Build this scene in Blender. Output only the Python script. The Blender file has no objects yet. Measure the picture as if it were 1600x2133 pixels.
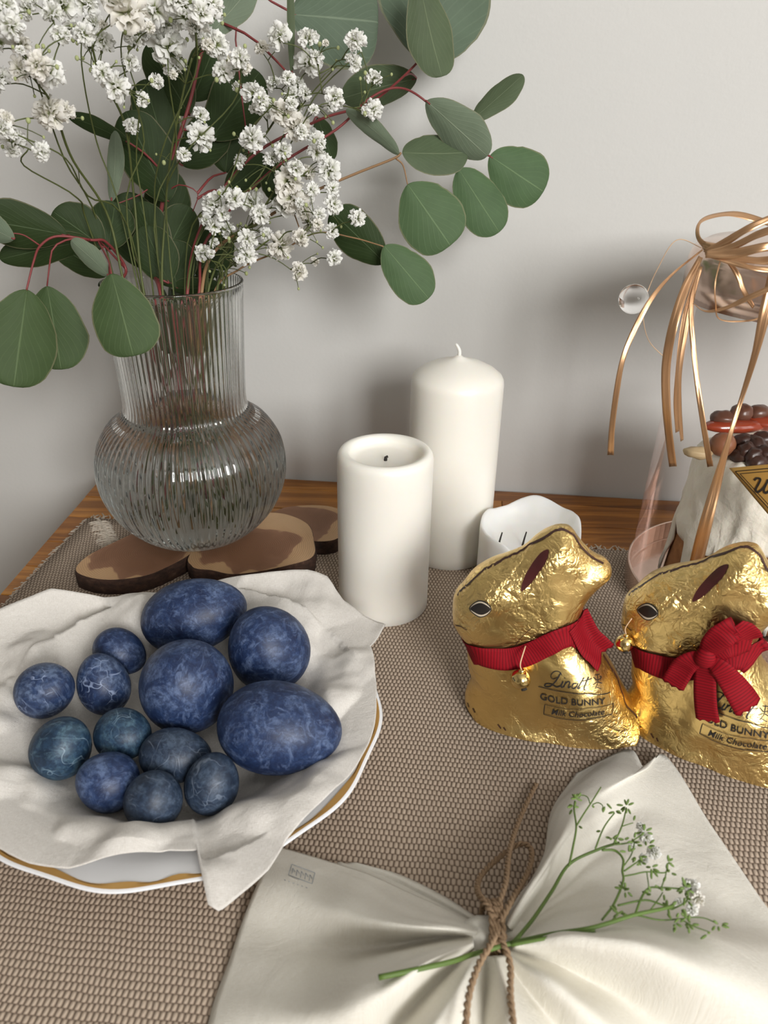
import bpy, math, random
import numpy as np
from mathutils import Vector, Matrix, noise
random.seed(7); np.random.seed(7)
sc = bpy.context.scene
COL = sc.collection

# ------------------------------------------------------------------ camera
F = 1602.0; H = 0.34
TH = math.radians(28); RO = math.radians(0.9)
_f = np.array([0, math.cos(TH), -math.sin(TH)]); _r = np.array([1., 0, 0]); _u = np.cross(_r, _f)
R2 = _r*math.cos(RO)+_u*math.sin(RO); U2 = _u*math.cos(RO)-_r*math.sin(RO)
EYE = np.array([0, 0, H])
cam_d = bpy.data.cameras.new('camera'); cam = bpy.data.objects.new('camera', cam_d); COL.objects.link(cam)
cam_d.sensor_fit = 'HORIZONTAL'; cam_d.sensor_width = 36; cam_d.lens = 36*F/1600
cam_d.clip_start = 0.02; cam_d.clip_end = 30
cam.matrix_world = Matrix(((R2[0], U2[0], -_f[0], 0), (R2[1], U2[1], -_f[1], 0), (R2[2], U2[2], -_f[2], H), (0, 0, 0, 1)))
cam_d.dof.use_dof = True; cam_d.dof.focus_distance = 0.52; cam_d.dof.aperture_fstop = 18
sc.camera = cam

# ------------------------------------------------------------------ light, world, exposure
world = bpy.data.worlds.new('world'); sc.world = world; world.use_nodes = True
world.node_tree.nodes['Background'].inputs[0].default_value = (0.75, 0.82, 0.9, 1)
world.node_tree.nodes['Background'].inputs[1].default_value = 0.6
def area(name, loc, target, sx, sy, power, color):
    l = bpy.data.lights.new(name, 'AREA'); l.shape = 'RECTANGLE'; l.size = sx; l.size_y = sy; l.energy = power; l.color = color
    o = bpy.data.objects.new(name, l); COL.objects.link(o); o.location = loc
    o.rotation_euler = (Vector(target)-Vector(loc)).to_track_quat('-Z', 'Y').to_euler()
    return o
area('window_light', (1.05, -2.02, 1.10), (0.75, 0.0, 0.65), 0.95, 0.95, 66, (1.0, 0.985, 0.96))
area('side_window_light', (1.92, -0.9, 0.9), (0.0, -0.9, 0.9), 1.0, 1.2, 8, (1.0, 0.98, 0.95))
vs = sc.view_settings; vs.view_transform = 'Standard'; vs.look = 'None'; vs.gamma = 1; vs.use_curve_mapping = False
vs.exposure = 0.30
cy = sc.cycles
cy.max_bounces = 14; cy.transmission_bounces = 12; cy.transparent_max_bounces = 16; cy.glossy_bounces = 6; cy.diffuse_bounces = 5
cy.caustics_refractive = True; cy.caustics_reflective = False; cy.blur_glossy = 0.5; cy.sample_clamp_indirect = 3
cy.use_denoising = True

# ------------------------------------------------------------------ helpers
def ray(x, y): return (x-800)/F*R2-(y-1066.5)/F*U2+_f
def PZ(x, y, z=0.0): d = ray(x, y); return EYE+d*((z-H)/d[2])
def PY(x, y, Y): d = ray(x, y); return EYE+d*(Y/d[1])
def mpx(p): return float((np.asarray(p)-EYE) @ _f)/F        # metres per pixel at a point
ORG = {}
def put(o, label=None, cat=None, group=None, kind=None):
    if label: o['label'] = label
    if cat: o['category'] = cat
    if group: o['group'] = group
    if kind: o['kind'] = kind
    return o
def thing(name, label, cat, loc=(0, 0, 0), rz=0, group=None):
    o = bpy.data.objects.new(name, None); COL.objects.link(o); o.empty_display_size = 0.02
    o.location = loc; o.rotation_euler = (0, 0, rz)
    return put(o, label, cat, group)
def mesh(verts, faces, smooth=True, uv=None):
    me = bpy.data.meshes.new('m'); me.from_pydata([tuple(map(float, v)) for v in verts], [], [tuple(map(int, f)) for f in faces])
    if smooth: me.polygons.foreach_set('use_smooth', [True]*len(me.polygons))
    if uv is not None:
        l = me.uv_layers.new(name='UV'); vi = np.empty(len(me.loops), int); me.loops.foreach_get('vertex_index', vi)
        l.data.foreach_set('uv', np.asarray(uv, float)[vi].ravel())
    me.update(); return me
def obj(name, me, mat, parent=None, loc=None, **k):
    me.name = name
    if mat is not None and not me.materials: me.materials.append(mat)
    o = bpy.data.objects.new(name, me); COL.objects.link(o)
    if parent is not None: o.parent = parent
    if loc is not None: o.location = loc
    return put(o, **k)
def local(verts, parent):
    v = np.asarray(verts, float).copy(); p = parent
    while p is not None:
        v -= np.array(p.location); p = p.parent
    return v
def wobj(name, verts, faces, mat, parent=None, uv=None, smooth=True, **k):   # verts in world space, parent unrotated
    if parent is not None: verts = local(verts, parent)
    else:
        c = np.mean(np.asarray(verts, float), axis=0); verts = np.asarray(verts, float)-c; k['loc'] = tuple(c)
    return obj(name, mesh(verts, faces, smooth, uv), mat, parent, **k)
def cr(pts, n, closed=False):
    P = np.asarray(pts, float); m = len(P)
    if m == 2 and not closed: return np.array([P[0]+(P[1]-P[0])*t for t in np.linspace(0, 1, n)])
    seg = m if closed else m-1; out = []
    for t in np.linspace(0, seg, n, endpoint=not closed):
        i = min(int(t), seg-1); u = t-i
        g = (lambda k: P[k % m]) if closed else (lambda k: P[k] if 0 <= k < m else (2*P[0]-P[1] if k < 0 else 2*P[-1]-P[-2]))
        a, b, c, d = g(i-1), g(i), g(i+1), g(i+2)
        out.append(.5*((2*b)+(-a+c)*u+(2*a-5*b+4*c-d)*u*u+(-a+3*b-3*c+d)*u**3))
    return np.array(out)
class MB:
    def __init__(s): s.v = []; s.f = []; s.n = 0; s.uv = []
    def add(s, v, f, uv=None):
        v = np.asarray(v, float); s.v.append(v); s.f += [tuple(i+s.n for i in q) for q in f]; s.n += len(v)
        s.uv.append(np.zeros((len(v), 2)) if uv is None else np.asarray(uv))
    def V(s): return np.concatenate(s.v)
    def UV(s): return np.concatenate(s.uv)
def tube(pts, rad, n=6, cap=True):
    P = np.asarray(pts, float); m = len(P); rad = np.broadcast_to(np.asarray(rad, float), (m,)) if np.ndim(rad) == 0 or len(np.atleast_1d(rad)) == m else np.linspace(rad[0], rad[-1], m)
    T = np.gradient(P, axis=0); T /= (np.linalg.norm(T, axis=1)[:, None]+1e-12)
    a = np.array([0, 0, 1.]) if abs(T[0][2]) < .9 else np.array([1., 0, 0]); N = np.cross(T[0], a); N /= np.linalg.norm(N)
    V = []
    for i in range(m):
        N = N-T[i]*(N @ T[i]); N /= (np.linalg.norm(N)+1e-12); B = np.cross(T[i], N)
        for k in range(n):
            t = 2*math.pi*k/n; V.append(P[i]+rad[i]*(N*math.cos(t)+B*math.sin(t)))
    Fc = [(i*n+k, i*n+(k+1) % n, (i+1)*n+(k+1) % n, (i+1)*n+k) for i in range(m-1) for k in range(n)]
    if cap: Fc += [tuple(range(n))[::-1], tuple((m-1)*n+k for k in range(n))]
    return V, Fc
def grid_faces(nu, nv, wrap=False):
    w = nu if wrap else nu-1
    return [(i*nv+j, ((i+1) % nu)*nv+j, ((i+1) % nu)*nv+j+1, i*nv+j+1) for i in range(w) for j in range(nv-1)]
def lathe(prof, n, rfun=None):
    V = []
    for i in range(n):
        t = 2*math.pi*i/n
        for j, (r, z) in enumerate(prof):
            rr = r if rfun is None else rfun(r, z, t, j); V.append((rr*math.cos(t), rr*math.sin(t), z))
    return V, grid_faces(n, len(prof), True)
def box(c, s):
    x, y, z = c; a, b, d = s[0]/2, s[1]/2, s[2]/2
    V = [(x+i*a, y+j*b, z+k*d) for i in (-1, 1) for j in (-1, 1) for k in (-1, 1)]
    return V, [(0, 1, 3, 2), (4, 6, 7, 5), (0, 4, 5, 1), (2, 3, 7, 6), (0, 2, 6, 4), (1, 5, 7, 3)]
def bevel(o, w, seg=2):
    m = o.modifiers.new('bevel', 'BEVEL'); m.width = w; m.segments = seg; m.limit_method = 'ANGLE'; return o
def solid(o, t, off=0):
    m = o.modifiers.new('solid', 'SOLIDIFY'); m.thickness = t; m.offset = off; return o
def nz(x, y, z=0.0): return noise.noise(Vector((x, y, z)))

# ------------------------------------------------------------------ materials
class NT:
    def __init__(s, name):
        s.m = bpy.data.materials.new(name); s.m.use_nodes = True; s.t = s.m.node_tree; s.b = s.t.nodes['Principled BSDF']; s.out = s.t.nodes['Material Output']
    def n(s, typ, **k):
        x = s.t.nodes.new(typ)
        for a, v in k.items():
            if a.startswith('i_'): x.inputs[a[2:].replace('_', ' ')].default_value = v
            else: setattr(x, a, v)
        return x
    def l(s, a, b): s.t.links.new(a, b)
    def math(s, op, a, b=None, c=None):
        x = s.t.nodes.new('ShaderNodeMath'); x.operation = op
        for i, v in enumerate((a, b, c)):
            if v is None: continue
            if isinstance(v, (int, float)): x.inputs[i].default_value = v
            else: s.l(v, x.inputs[i])
        return x.outputs[0]
    def ramp(s, fac, stops, interp='LINEAR'):
        x = s.t.nodes.new('ShaderNodeValToRGB'); x.color_ramp.interpolation = interp; e = x.color_ramp.elements
        while len(e) < len(stops): e.new(0.5)
        for k, (p, c) in zip(e, stops): k.position = p; k.color = (*c, 1) if len(c) == 3 else c
        s.l(fac, x.inputs[0]); return x.outputs[0]
    def mix(s, fac, a, b, mode='MIX'):
        x = s.t.nodes.new('ShaderNodeMix'); x.data_type = 'RGBA'; x.blend_type = mode
        for i, v in ((0, fac), (6, a), (7, b)):
            if isinstance(v, (int, float)): x.inputs[i].default_value = v
            elif isinstance(v, tuple): x.inputs[i].default_value = (*v, 1) if len(v) == 3 else v
            else: s.l(v, x.inputs[i])
        return x.outputs[2]
    def co(s, kind='Object', scale=(1, 1, 1), rot=(0, 0, 0)):
        t = s.n('ShaderNodeTexCoord'); m = s.n('ShaderNodeMapping'); m.inputs['Scale'].default_value = scale; m.inputs['Rotation'].default_value = rot
        s.l(t.outputs[kind], m.inputs[0]); return m.outputs[0]
    def noise(s, vec, scale, detail=4, rough=.5, dist=0.0):
        x = s.n('ShaderNodeTexNoise'); x.inputs['Scale'].default_value = scale; x.inputs['Detail'].default_value = detail
        x.inputs['Roughness'].default_value = rough; x.inputs['Distortion'].default_value = dist; s.l(vec, x.inputs['Vector']); return x.outputs['Fac']
    def vor(s, vec, scale, feature='F1', out='Distance', rnd=1.0):
        x = s.n('ShaderNodeTexVoronoi'); x.feature = feature; x.inputs['Scale'].default_value = scale; x.inputs['Randomness'].default_value = rnd
        s.l(vec, x.inputs['Vector']); return x.outputs[out]
    def bump(s, h, dist, strength=1.0, prev=None):
        x = s.n('ShaderNodeBump'); x.inputs['Distance'].default_value = dist; x.inputs['Strength'].default_value = strength; s.l(h, x.inputs['Height'])
        if prev is not None: s.l(prev, x.inputs['Normal'])
        return x.outputs[0]
    def set(s, **k):
        for a, v in k.items():
            i = s.b.inputs[a.replace('_', ' ')]
            if hasattr(v, 'is_output') or isinstance(v, bpy.types.NodeSocket): s.l(v, i)
            else: i.default_value = (*v, 1) if isinstance(v, tuple) and len(v) == 3 and i.type == 'RGBA' else v
        return s.m
MT = {}
def plain(name, c, rough=.5, **k):
    t = NT(name); co = t.co('Object'); nn = t.noise(co, 60, 3)
    col = t.mix(nn, tuple(x*.88 for x in c), tuple(min(1, x*1.1) for x in c))
    MT[name] = t.set(Base_Color=col, Roughness=rough, **k); return MT[name]

t = NT('wall_paint'); co = t.co('Object'); a = t.noise(co, 3, 3); b_ = t.noise(co, 260, 2)
wall_m = t.set(Base_Color=t.mix(a, (.56, .555, .535), (.61, .605, .585)), Roughness=.75, Normal=t.bump(b_, .0004, .3))
t = NT('far_wall_paint'); far_m = t.set(Base_Color=t.mix(t.noise(t.co('Object'), 3, 3), (.40, .385, .36), (.45, .43, .40)), Roughness=.8)
t = NT('floor_boards'); co = t.co('Object', (1, 8, 1)); floor_m = t.set(Base_Color=t.ramp(t.noise(co, 3, 6), [(.3, (.16, .11, .07)), (.7, (.28, .2, .13))]), Roughness=.5)

def wood_mat(name, c1, c2, sc_=(6, 90, 40)):
    t = NT(name); info = t.n('ShaderNodeObjectInfo'); tc = t.n('ShaderNodeTexCoord'); ad = t.n('ShaderNodeVectorMath'); ad.operation = 'ADD'
    cmb = t.n('ShaderNodeCombineXYZ'); 
    for i in range(3): t.l(t.math('MULTIPLY', info.outputs['Random'], 3.7+i*2), cmb.inputs[i])
    t.l(tc.outputs['Object'], ad.inputs[0]); t.l(cmb.outputs[0], ad.inputs[1])
    mp = t.n('ShaderNodeMapping'); mp.inputs['Scale'].default_value = sc_; t.l(ad.outputs[0], mp.inputs[0])
    g = t.noise(mp.outputs[0], 1.0, 6, .6, .6); mp2 = t.n('ShaderNodeMapping'); mp2.inputs['Scale'].default_value = (14, 700, 300); t.l(ad.outputs[0], mp2.inputs[0])
    fine = t.noise(mp2.outputs[0], 1, 3)
    base = t.ramp(g, [(.25, tuple(x*.55 for x in c1)), (.45, c1), (.62, c2), (.8, tuple(x*.8 for x in c1))])
    base = t.mix(t.math('MULTIPLY', fine, .5), base, tuple(x*.5 for x in c1), 'MIX')
    tint = t.ramp(info.outputs['Random'], [(0, (.50, .42, .38)), (.35, (.85, .78, .72)), (.7, (1.2, 1.2, 1.1)), (1, (.7, .58, .5))])
    base = t.mix(1.0, base, tint, 'MULTIPLY')
    return t.set(Base_Color=base, Roughness=.36, Normal=t.bump(fine, .0002, .5))
stave_m = wood_mat('oiled_oak', (.34, .130, .022), (.64, .285, .055))

t = NT('woven_runner'); tc = t.n('ShaderNodeTexCoord'); sp = t.n('ShaderNodeSeparateXYZ')
wob = t.noise(t.co('UV'), 40, 3); wob2 = t.noise(t.co('UV'), 55, 2)
t.l(tc.outputs['UV'], sp.inputs[0])
u = t.math('ADD', t.math('DIVIDE', sp.outputs[0], .00262), t.math('MULTIPLY', wob, .9)); v = t.math('ADD', t.math('DIVIDE', sp.outputs[1], .0036), t.math('MULTIPLY', wob2, .7))
row = t.math('FLOOR', v); par = t.math('MULTIPLY', t.math('MODULO', row, 2.0), .5)
uu = t.math('ADD', u, par); su = t.math('ABSOLUTE', t.math('SINE', t.math('MULTIPLY', uu, math.pi)))
sv = t.math('SINE', t.math('MULTIPLY', t.math('FRACT', v), math.pi))
h = t.math('MULTIPLY', t.math('POWER', su, .9), t.math('POWER', sv, .32))
fz = t.noise(t.co('UV', (900, 300, 1)), 1, 3); big = t.noise(t.co('UV', (9, 9, 1)), 1, 3)
colr = t.ramp(h, [(.10, (.085, .052, .035)), (.38, (.27, .195, .14)), (.8, (.60, .49, .385))])
colr = t.mix(t.math('MULTIPLY', fz, .35), colr, (.28, .21, .155)); colr = t.mix(t.math('MULTIPLY', big, .25), colr, (.42, .34, .27))
runner_m = t.set(Base_Color=colr, Roughness=.92, Normal=t.bump(h, .0009, .7))
t = NT('runner_thread'); runner_thread = t.set(Base_Color=t.mix(t.noise(t.co('Object'), 400, 2), (.46, .39, .31), (.74, .67, .58)), Roughness=.95)

def linen(name, c1, c2, trans=0.12):
    t = NT(name); a = t.noise(t.co('UV', (420, 3600, 1)), 1, 3); b = t.noise(t.co('UV', (3600, 420, 1)), 1, 3); k = t.math('ADD', a, b)
    slub = t.noise(t.co('UV', (30, 1500, 1)), 1, 2)
    f = t.math('MULTIPLY_ADD', k, 1.5, -1.0)
    col = t.mix(f, c1, c2); col = t.mix(t.math('MULTIPLY', slub, .18), col, tuple(x*.85 for x in c1))
    big = t.noise(t.co('UV', (22, 22, 1)), 1, 5, .6, .8)
    n1 = t.bump(k, .00035, .7); n2 = t.bump(big, .0035, .5, n1)
    t.set(Base_Color=col, Roughness=.9, Normal=n2)
    t.b.inputs['Sheen Weight'].default_value = .15
    tr = t.n('ShaderNodeBsdfTranslucent'); t.l(col, tr.inputs[0]); mx = t.n('ShaderNodeMixShader'); mx.inputs[0].default_value = trans
    t.l(t.b.outputs[0], mx.inputs[1]); t.l(tr.outputs[0], mx.inputs[2]); t.l(mx.outputs[0], t.out.inputs[0]); return t.m
linen_white = linen('white_linen', (.72, .68, .625), (.93, .90, .86), .15)
linen_cream = linen('cream_linen', (.90, .86, .76), (.98, .96, .89), .20)

def glass(name, color=(1, 1, 1), ior=1.5, rough=0.0):
    t = NT(name); return t.set(Base_Color=color, Roughness=rough, Transmission_Weight=1.0, IOR=ior)
glass_m = glass('vase_glass', (.97, .985, .98), 1.48); water_m = glass('water', (.98, .995, .985), 1.33); bead_m = glass('bead_glass', (1, 1, 1), 1.3)
def wax(name, c, sss=.35):
    t = NT(name); co = t.co('Object'); n1 = t.noise(co, 35, 4); n2 = t.noise(co, 220, 3)
    col = t.mix(t.math('MULTIPLY', n1, .6), c, tuple(x*.95 for x in c))
    m = t.set(Base_Color=col, Roughness=.38, Normal=t.bump(n2, .0003, .25), Subsurface_Weight=sss, Subsurface_Scale=.012)
    t.b.inputs['Subsurface Radius'].default_value = (1.0, .75, .5); return m
wax_m = wax('ivory_wax', (.90, .87, .80)); wax_w = wax('white_wax', (.90, .895, .875)); wax_top = wax('melted_wax', (.74, .74, .68))
plain('soot_and_slot_shade', (.02, .015, .012), .8); plain('wick', (.8, .78, .72), .8)
t = NT('porcelain'); porcelain = t.set(Base_Color=(.84, .85, .87), Roughness=.12, Coat_Weight=.5)
t = NT('gold_rim'); gold_rim = t.set(Base_Color=t.mix(t.noise(t.co('Object'), 60, 3), (.62, .33, .08), (.80, .50, .18)), Roughness=.35, Metallic=.45)

def egg_mat(name, dark, mid, light, veins):
    t = NT(name); info = t.n('ShaderNodeObjectInfo'); tc = t.n('ShaderNodeTexCoord'); ad = t.n('ShaderNodeVectorMath'); ad.operation = 'ADD'
    cmb = t.n('ShaderNodeCombineXYZ')
    for i in range(3): t.l(t.math('MULTIPLY', info.outputs['Random'], 5.1+i*3), cmb.inputs[i])
    t.l(tc.outputs['Object'], ad.inputs[0]); t.l(cmb.outputs[0], ad.inputs[1]); co = ad.outputs[0]
    a = t.noise(co, 62, 9, .68, .9); b = t.noise(co, 420, 5, .65)
    mp0 = t.n('ShaderNodeMapping'); mp0.inputs['Scale'].default_value = (1, .25, .6); mp0.inputs['Rotation'].default_value = (.3, .5, .9); t.l(co, mp0.inputs[0]); sk = t.noise(mp0.outputs[0], 260, 5, .7, .8)
    col = t.ramp(a, [(.36, dark), (.50, mid), (.64, light)])
    col = t.mix(t.math('MULTIPLY', t.ramp(b, [(.44, (0, 0, 0)), (.56, (1, 1, 1))]), .6), col, dark); col = t.mix(t.math('MULTIPLY', t.ramp(sk, [(.53, (0, 0, 0)), (.66, (1, 1, 1))]), .7), col, light)
    mp = t.n('ShaderNodeMapping'); mp.inputs['Scale'].default_value = (1, .35, 1); mp.inputs['Rotation'].default_value = (.4, .2, .7); t.l(co, mp.inputs[0])
    wn = t.n('ShaderNodeTexNoise'); wn.inputs['Scale'].default_value = 60; t.l(co, wn.inputs['Vector'])
    wv = t.n('ShaderNodeVectorMath'); wv.operation = 'MULTIPLY_ADD'; wv.inputs[1].default_value = (.02, .02, .02); t.l(wn.outputs['Color'], wv.inputs[0]); t.l(mp.outputs[0], wv.inputs[2])
    e = t.vor(wv.outputs[0], 105 if veins > .5 else 60, 'DISTANCE_TO_EDGE'); msk = t.math('MULTIPLY', t.math('SUBTRACT', 1.0, t.math('SMOOTH_MIN', t.math('MULTIPLY', e, 34), 1.0, .2)), t.ramp(t.noise(co, 90, 2), [(.47, (0, 0, 0)), (.62, (1, 1, 1))]))
    col = t.mix(t.math('MULTIPLY', msk, veins), col, tuple(min(1, x*1.5+.10) for x in light))
    return t.set(Base_Color=col, Roughness=.47, Normal=t.bump(b, .0003, .4), Specular_IOR_Level=.4)
egg_blue = egg_mat('indigo_eggshell', (.008, .017, .055), (.021, .043, .115), (.10, .145, .265), .10)
egg_vein = egg_mat('veined_eggshell', (.009, .018, .055), (.024, .048, .122), (.115, .16, .265), 1.0)
egg_teal = egg_mat('teal_veined_eggshell', (.008, .020, .042), (.020, .050, .098), (.07, .13, .18), .9)
egg_slate = egg_mat('slate_eggshell', (.010, .018, .036), (.026, .044, .080), (.07, .10, .15), .55)

t = NT('gold_foil'); co = t.co('Object')
wn = t.n('ShaderNodeTexNoise'); wn.inputs['Scale'].default_value = 45; wn.inputs['Detail'].default_value = 4; t.l(co, wn.inputs['Vector'])
wv = t.n('ShaderNodeVectorMath'); wv.operation = 'MULTIPLY_ADD'; wv.inputs[1].default_value = (.035, .035, .035); t.l(wn.outputs['Color'], wv.inputs[0]); t.l(co, wv.inputs[2])
e1 = t.vor(wv.outputs[0], 75, 'DISTANCE_TO_EDGE'); e2 = t.vor(wv.outputs[0], 190, 'DISTANCE_TO_EDGE'); n3 = t.noise(wv.outputs[0], 140, 5, .6, 1.2)
area_m = t.ramp(t.noise(co, 28, 2), [(.40, (.08, .08, .08)), (.62, (1, 1, 1))])
k1 = t.math('MULTIPLY', t.math('MINIMUM', t.math('MULTIPLY', e1, 5), 1.0), 1.0); k2 = t.math('MULTIPLY', t.math('MINIMUM', t.math('MULTIPLY', e2, 6), 1.0), .35)
hh = t.math('MULTIPLY', t.math('ADD', t.math('ADD', k1, k2), n3), area_m); hh = t.math('ADD', hh, t.math('MULTIPLY', n3, .25))
foil_m = t.set(Base_Color=t.mix(t.noise(co, 20, 3), (.82, .575, .205), (.90, .68, .31)), Metallic=1.0, Roughness=.31, Normal=t.bump(hh, .0010, .6))
t = NT('red_grosgrain'); uvn = t.n('ShaderNodeTexCoord'); sp = t.n('ShaderNodeSeparateXYZ'); t.l(uvn.outputs['UV'], sp.inputs[0])
hb = t.math('ABSOLUTE', t.math('SINE', t.math('MULTIPLY', sp.outputs[0], 1900)))
red_m = t.set(Base_Color=t.ramp(hb, [(0, (.12, .002, .006)), (.8, (.27, .003, .010))]), Roughness=.75, Specular_IOR_Level=.2, Normal=t.bump(hb, .00015, .5))
t = NT('brass'); brass_m = t.set(Base_Color=(.80, .60, .26), Metallic=1.0, Roughness=.14)
plain('print_brown', (.055, .018, .012), .45); plain('print_black', (.02, .016, .014), .45); plain('print_white', (.72, .62, .48), .5); plain('ear_brown', (.065, .012, .012), .38)
plain('elastic', (.75, .50, .30), .4)

def leaf_mat(name, c, back=None):
    t = NT(name); uvn = t.n('ShaderNodeTexCoord'); sp = t.n('ShaderNodeSeparateXYZ'); t.l(uvn.outputs['UV'], sp.inputs[0])   # u along, v across -1..1
    av = t.math('ABSOLUTE', sp.outputs[1]); mid = t.math('SUBTRACT', 1.0, t.math('MINIMUM', t.math('MULTIPLY', av, 28), 1.0))
    ph = t.math('SUBTRACT', t.math('MULTIPLY', sp.outputs[0], 24), t.math('MULTIPLY', t.math('POWER', av, .8), 17))
    vein = t.math('POWER', t.math('ABSOLUTE', t.math('COSINE', ph)), 30); vein = t.math('MULTIPLY', vein, .30)
    nn = t.noise(t.co('Object'), 70, 4, .6); info = t.n('ShaderNodeObjectInfo')
    base = t.mix(nn, tuple(x*.82 for x in c), tuple(min(1, x*1.25) for x in c))
    base = t.mix(t.math('MULTIPLY', info.outputs['Random'], .3), base, (c[0]*1.35, c[1]*1.15, c[2]*1.2))
    lt = (c[0]*1.9+.05, c[1]*1.6+.07, c[2]*1.8+.04)
    base = t.mix(t.math('MULTIPLY', mid, .75), base, lt); base = t.mix(t.math('MULTIPLY', vein, .4), base, lt)
    ed = t.math('GREATER_THAN', av, .955); base = t.mix(t.math('MULTIPLY', ed, .35), base, (.30, .26, .16))
    t.set(Base_Color=base, Roughness=.6, Specular_IOR_Level=.22, Normal=t.bump(t.math('ADD', mid, vein), .0004, .5))
    tr = t.n('ShaderNodeBsdfTranslucent'); t.l(base, tr.inputs[0]); mx = t.n('ShaderNodeMixShader'); mx.inputs[0].default_value = .15
    t.l(t.b.outputs[0], mx.inputs[1]); t.l(tr.outputs[0], mx.inputs[2]); t.l(mx.outputs[0], t.out.inputs[0]); return t.m
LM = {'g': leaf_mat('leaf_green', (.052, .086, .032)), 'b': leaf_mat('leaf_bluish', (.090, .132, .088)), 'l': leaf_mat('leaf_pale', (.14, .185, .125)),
      'd': leaf_mat('leaf_dark_shaded', (.026, .046, .014)), 'o': leaf_mat('leaf_olive', (.075, .105, .055)), 'h': leaf_mat('leaf_bright', (.070, .122, .054))}  # dark leaves: natural deep green, with bouquet shade partly put into the colour
plain('red_stem', (.20, .035, .035), .5); plain('brown_stem', (.26, .15, .07), .6); plain('gyp_stem', (.075, .092, .022), .6); plain('green_stem', (.10, .17, .03), .55)
plain('bud', (.34, .38, .17), .6); plain('green_bud', (.14, .22, .05), .6)
t = NT('petal'); ln = t.n('ShaderNodeVectorMath'); ln.operation = 'LENGTH'; tc = t.n('ShaderNodeTexCoord'); t.l(tc.outputs['Object'], ln.inputs[0])
info = t.n('ShaderNodeObjectInfo'); pc = t.ramp(ln.outputs['Value'], [(.25, (.42, .48, .20)), (.5, (.86, .86, .80)), (1, (.94, .94, .93))])
pc = t.mix(t.math('MULTIPLY', t.math('GREATER_THAN', info.outputs['Random'], .8), .22), pc, (.80, .70, .54))
t.set(Base_Color=pc, Roughness=.7); tr = t.n('ShaderNodeBsdfTranslucent'); t.l(pc, tr.inputs[0]); mx = t.n('ShaderNodeMixShader'); mx.inputs[0].default_value = .3
t.l(t.b.outputs[0], mx.inputs[1]); t.l(tr.outputs[0], mx.inputs[2]); t.l(mx.outputs[0], t.out.inputs[0]); petal_m = t.m

t = NT('slice_wood'); co = t.co('Object'); wp = t.noise(co, 22, 3, .5, .6); wv = t.n('ShaderNodeTexWave'); wv.wave_type = 'RINGS'; wv.rings_direction = 'Z'
wv.inputs['Scale'].default_value = 190; wv.inputs['Distortion'].default_value = 2.5; wv.inputs['Detail'].default_value = 3; t.l(co, wv.inputs['Vector'])
ln = t.n('ShaderNodeVectorMath'); ln.operation = 'LENGTH'; t.l(co, ln.inputs[0]); dd = t.math('ADD', t.math('MULTIPLY', ln.outputs['Value'], 13), t.math('MULTIPLY', t.math('SUBTRACT', wp, .5), .9))
hc = t.ramp(dd, [(.36, (.24, .115, .06)), (.50, (.30, .15, .085)), (.53, (.58, .36, .19)), (.9, (.66, .43, .24))])
slice_m = t.set(Base_Color=t.mix(t.math('MULTIPLY', wv.outputs['Fac'], .22), hc, (.16, .08, .04)), Roughness=.6, Normal=t.bump(wv.outputs['Fac'], .0002, .4))
t = NT('bark'); co = t.co('Object', (1, 1, 2)); n1 = t.noise(co, 120, 6, .7)
bark_m = t.set(Base_Color=t.ramp(n1, [(.3, (.018, .009, .006)), (.6, (.075, .035, .022)), (.8, (.16, .10, .07))]), Roughness=.9, Normal=t.bump(n1, .002, 1))

t = NT('copper_board'); copper_m = t.set(Base_Color=t.mix(t.noise(t.co('Object'), 30, 3), (.66, .48, .40), (.76, .58, .48)), Metallic=.85, Roughness=.17, Normal=t.bump(t.noise(t.co('Object'), 25, 2), .002, .35))
t = NT('copper_ribbon'); co = t.co('UV', (900, 30, 1)); n1 = t.noise(co, 1, 3)
cribbon_m = t.set(Base_Color=t.mix(n1, (.44, .235, .115), (.66, .42, .24)), Metallic=.8, Roughness=.3, Normal=t.bump(n1, .0004, .7))
t = NT('clear_film'); t.t.nodes.remove(t.b); tr = t.n('ShaderNodeBsdfTransparent'); tr.inputs[0].default_value = (.985, .98, .98, 1); gl = t.n('ShaderNodeBsdfGlossy'); gl.inputs['Roughness'].default_value = .06
gl.inputs[0].default_value = (.95, .9, .9, 1); fr = t.n('ShaderNodeLayerWeight'); fr.inputs[0].default_value = .10; mx = t.n('ShaderNodeMixShader')
t.l(t.math('MULTIPLY', fr.outputs['Fresnel'], .45), mx.inputs[0]); t.l(tr.outputs[0], mx.inputs[1]); t.l(gl.outputs[0], mx.inputs[2]); t.l(mx.outputs[0], t.out.inputs[0]); film_m = t.m
t = NT('glaze'); co = t.co('Object'); n1 = t.noise(co, 40, 5, .55); glaze_m = t.set(Base_Color=t.mix(n1, (.86, .78, .65), (.96, .91, .81)), Roughness=.5, Normal=t.bump(n1, .006, .5), Subsurface_Weight=.1, Subsurface_Scale=.005)
t = NT('cake_crust'); n1 = t.noise(t.co('Object'), 90, 5); crust_m = t.set(Base_Color=t.ramp(n1, [(.3, (.22, .08, .025)), (.7, (.48, .22, .08))]), Roughness=.7, Normal=t.bump(n1, .001, .6))
plain('candied_red', (.30, .045, .018), .2, Coat_Weight=.6); plain('raisin', (.05, .022, .016), .35); plain('hazelnut', (.25, .10, .05), .35); plain('cashew', (.62, .46, .26), .5); plain('prune', (.13, .055, .035), .3)
t = NT('tag_gold'); tag_m = t.set(Base_Color=(.56, .33, .09), Metallic=.35, Roughness=.4)
t = NT('jute'); n1 = t.noise(t.co('Object'), 1500, 3); jute_m = t.set(Base_Color=t.mix(n1, (.17, .10, .055), (.44, .31, .19)), Roughness=.95)
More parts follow.
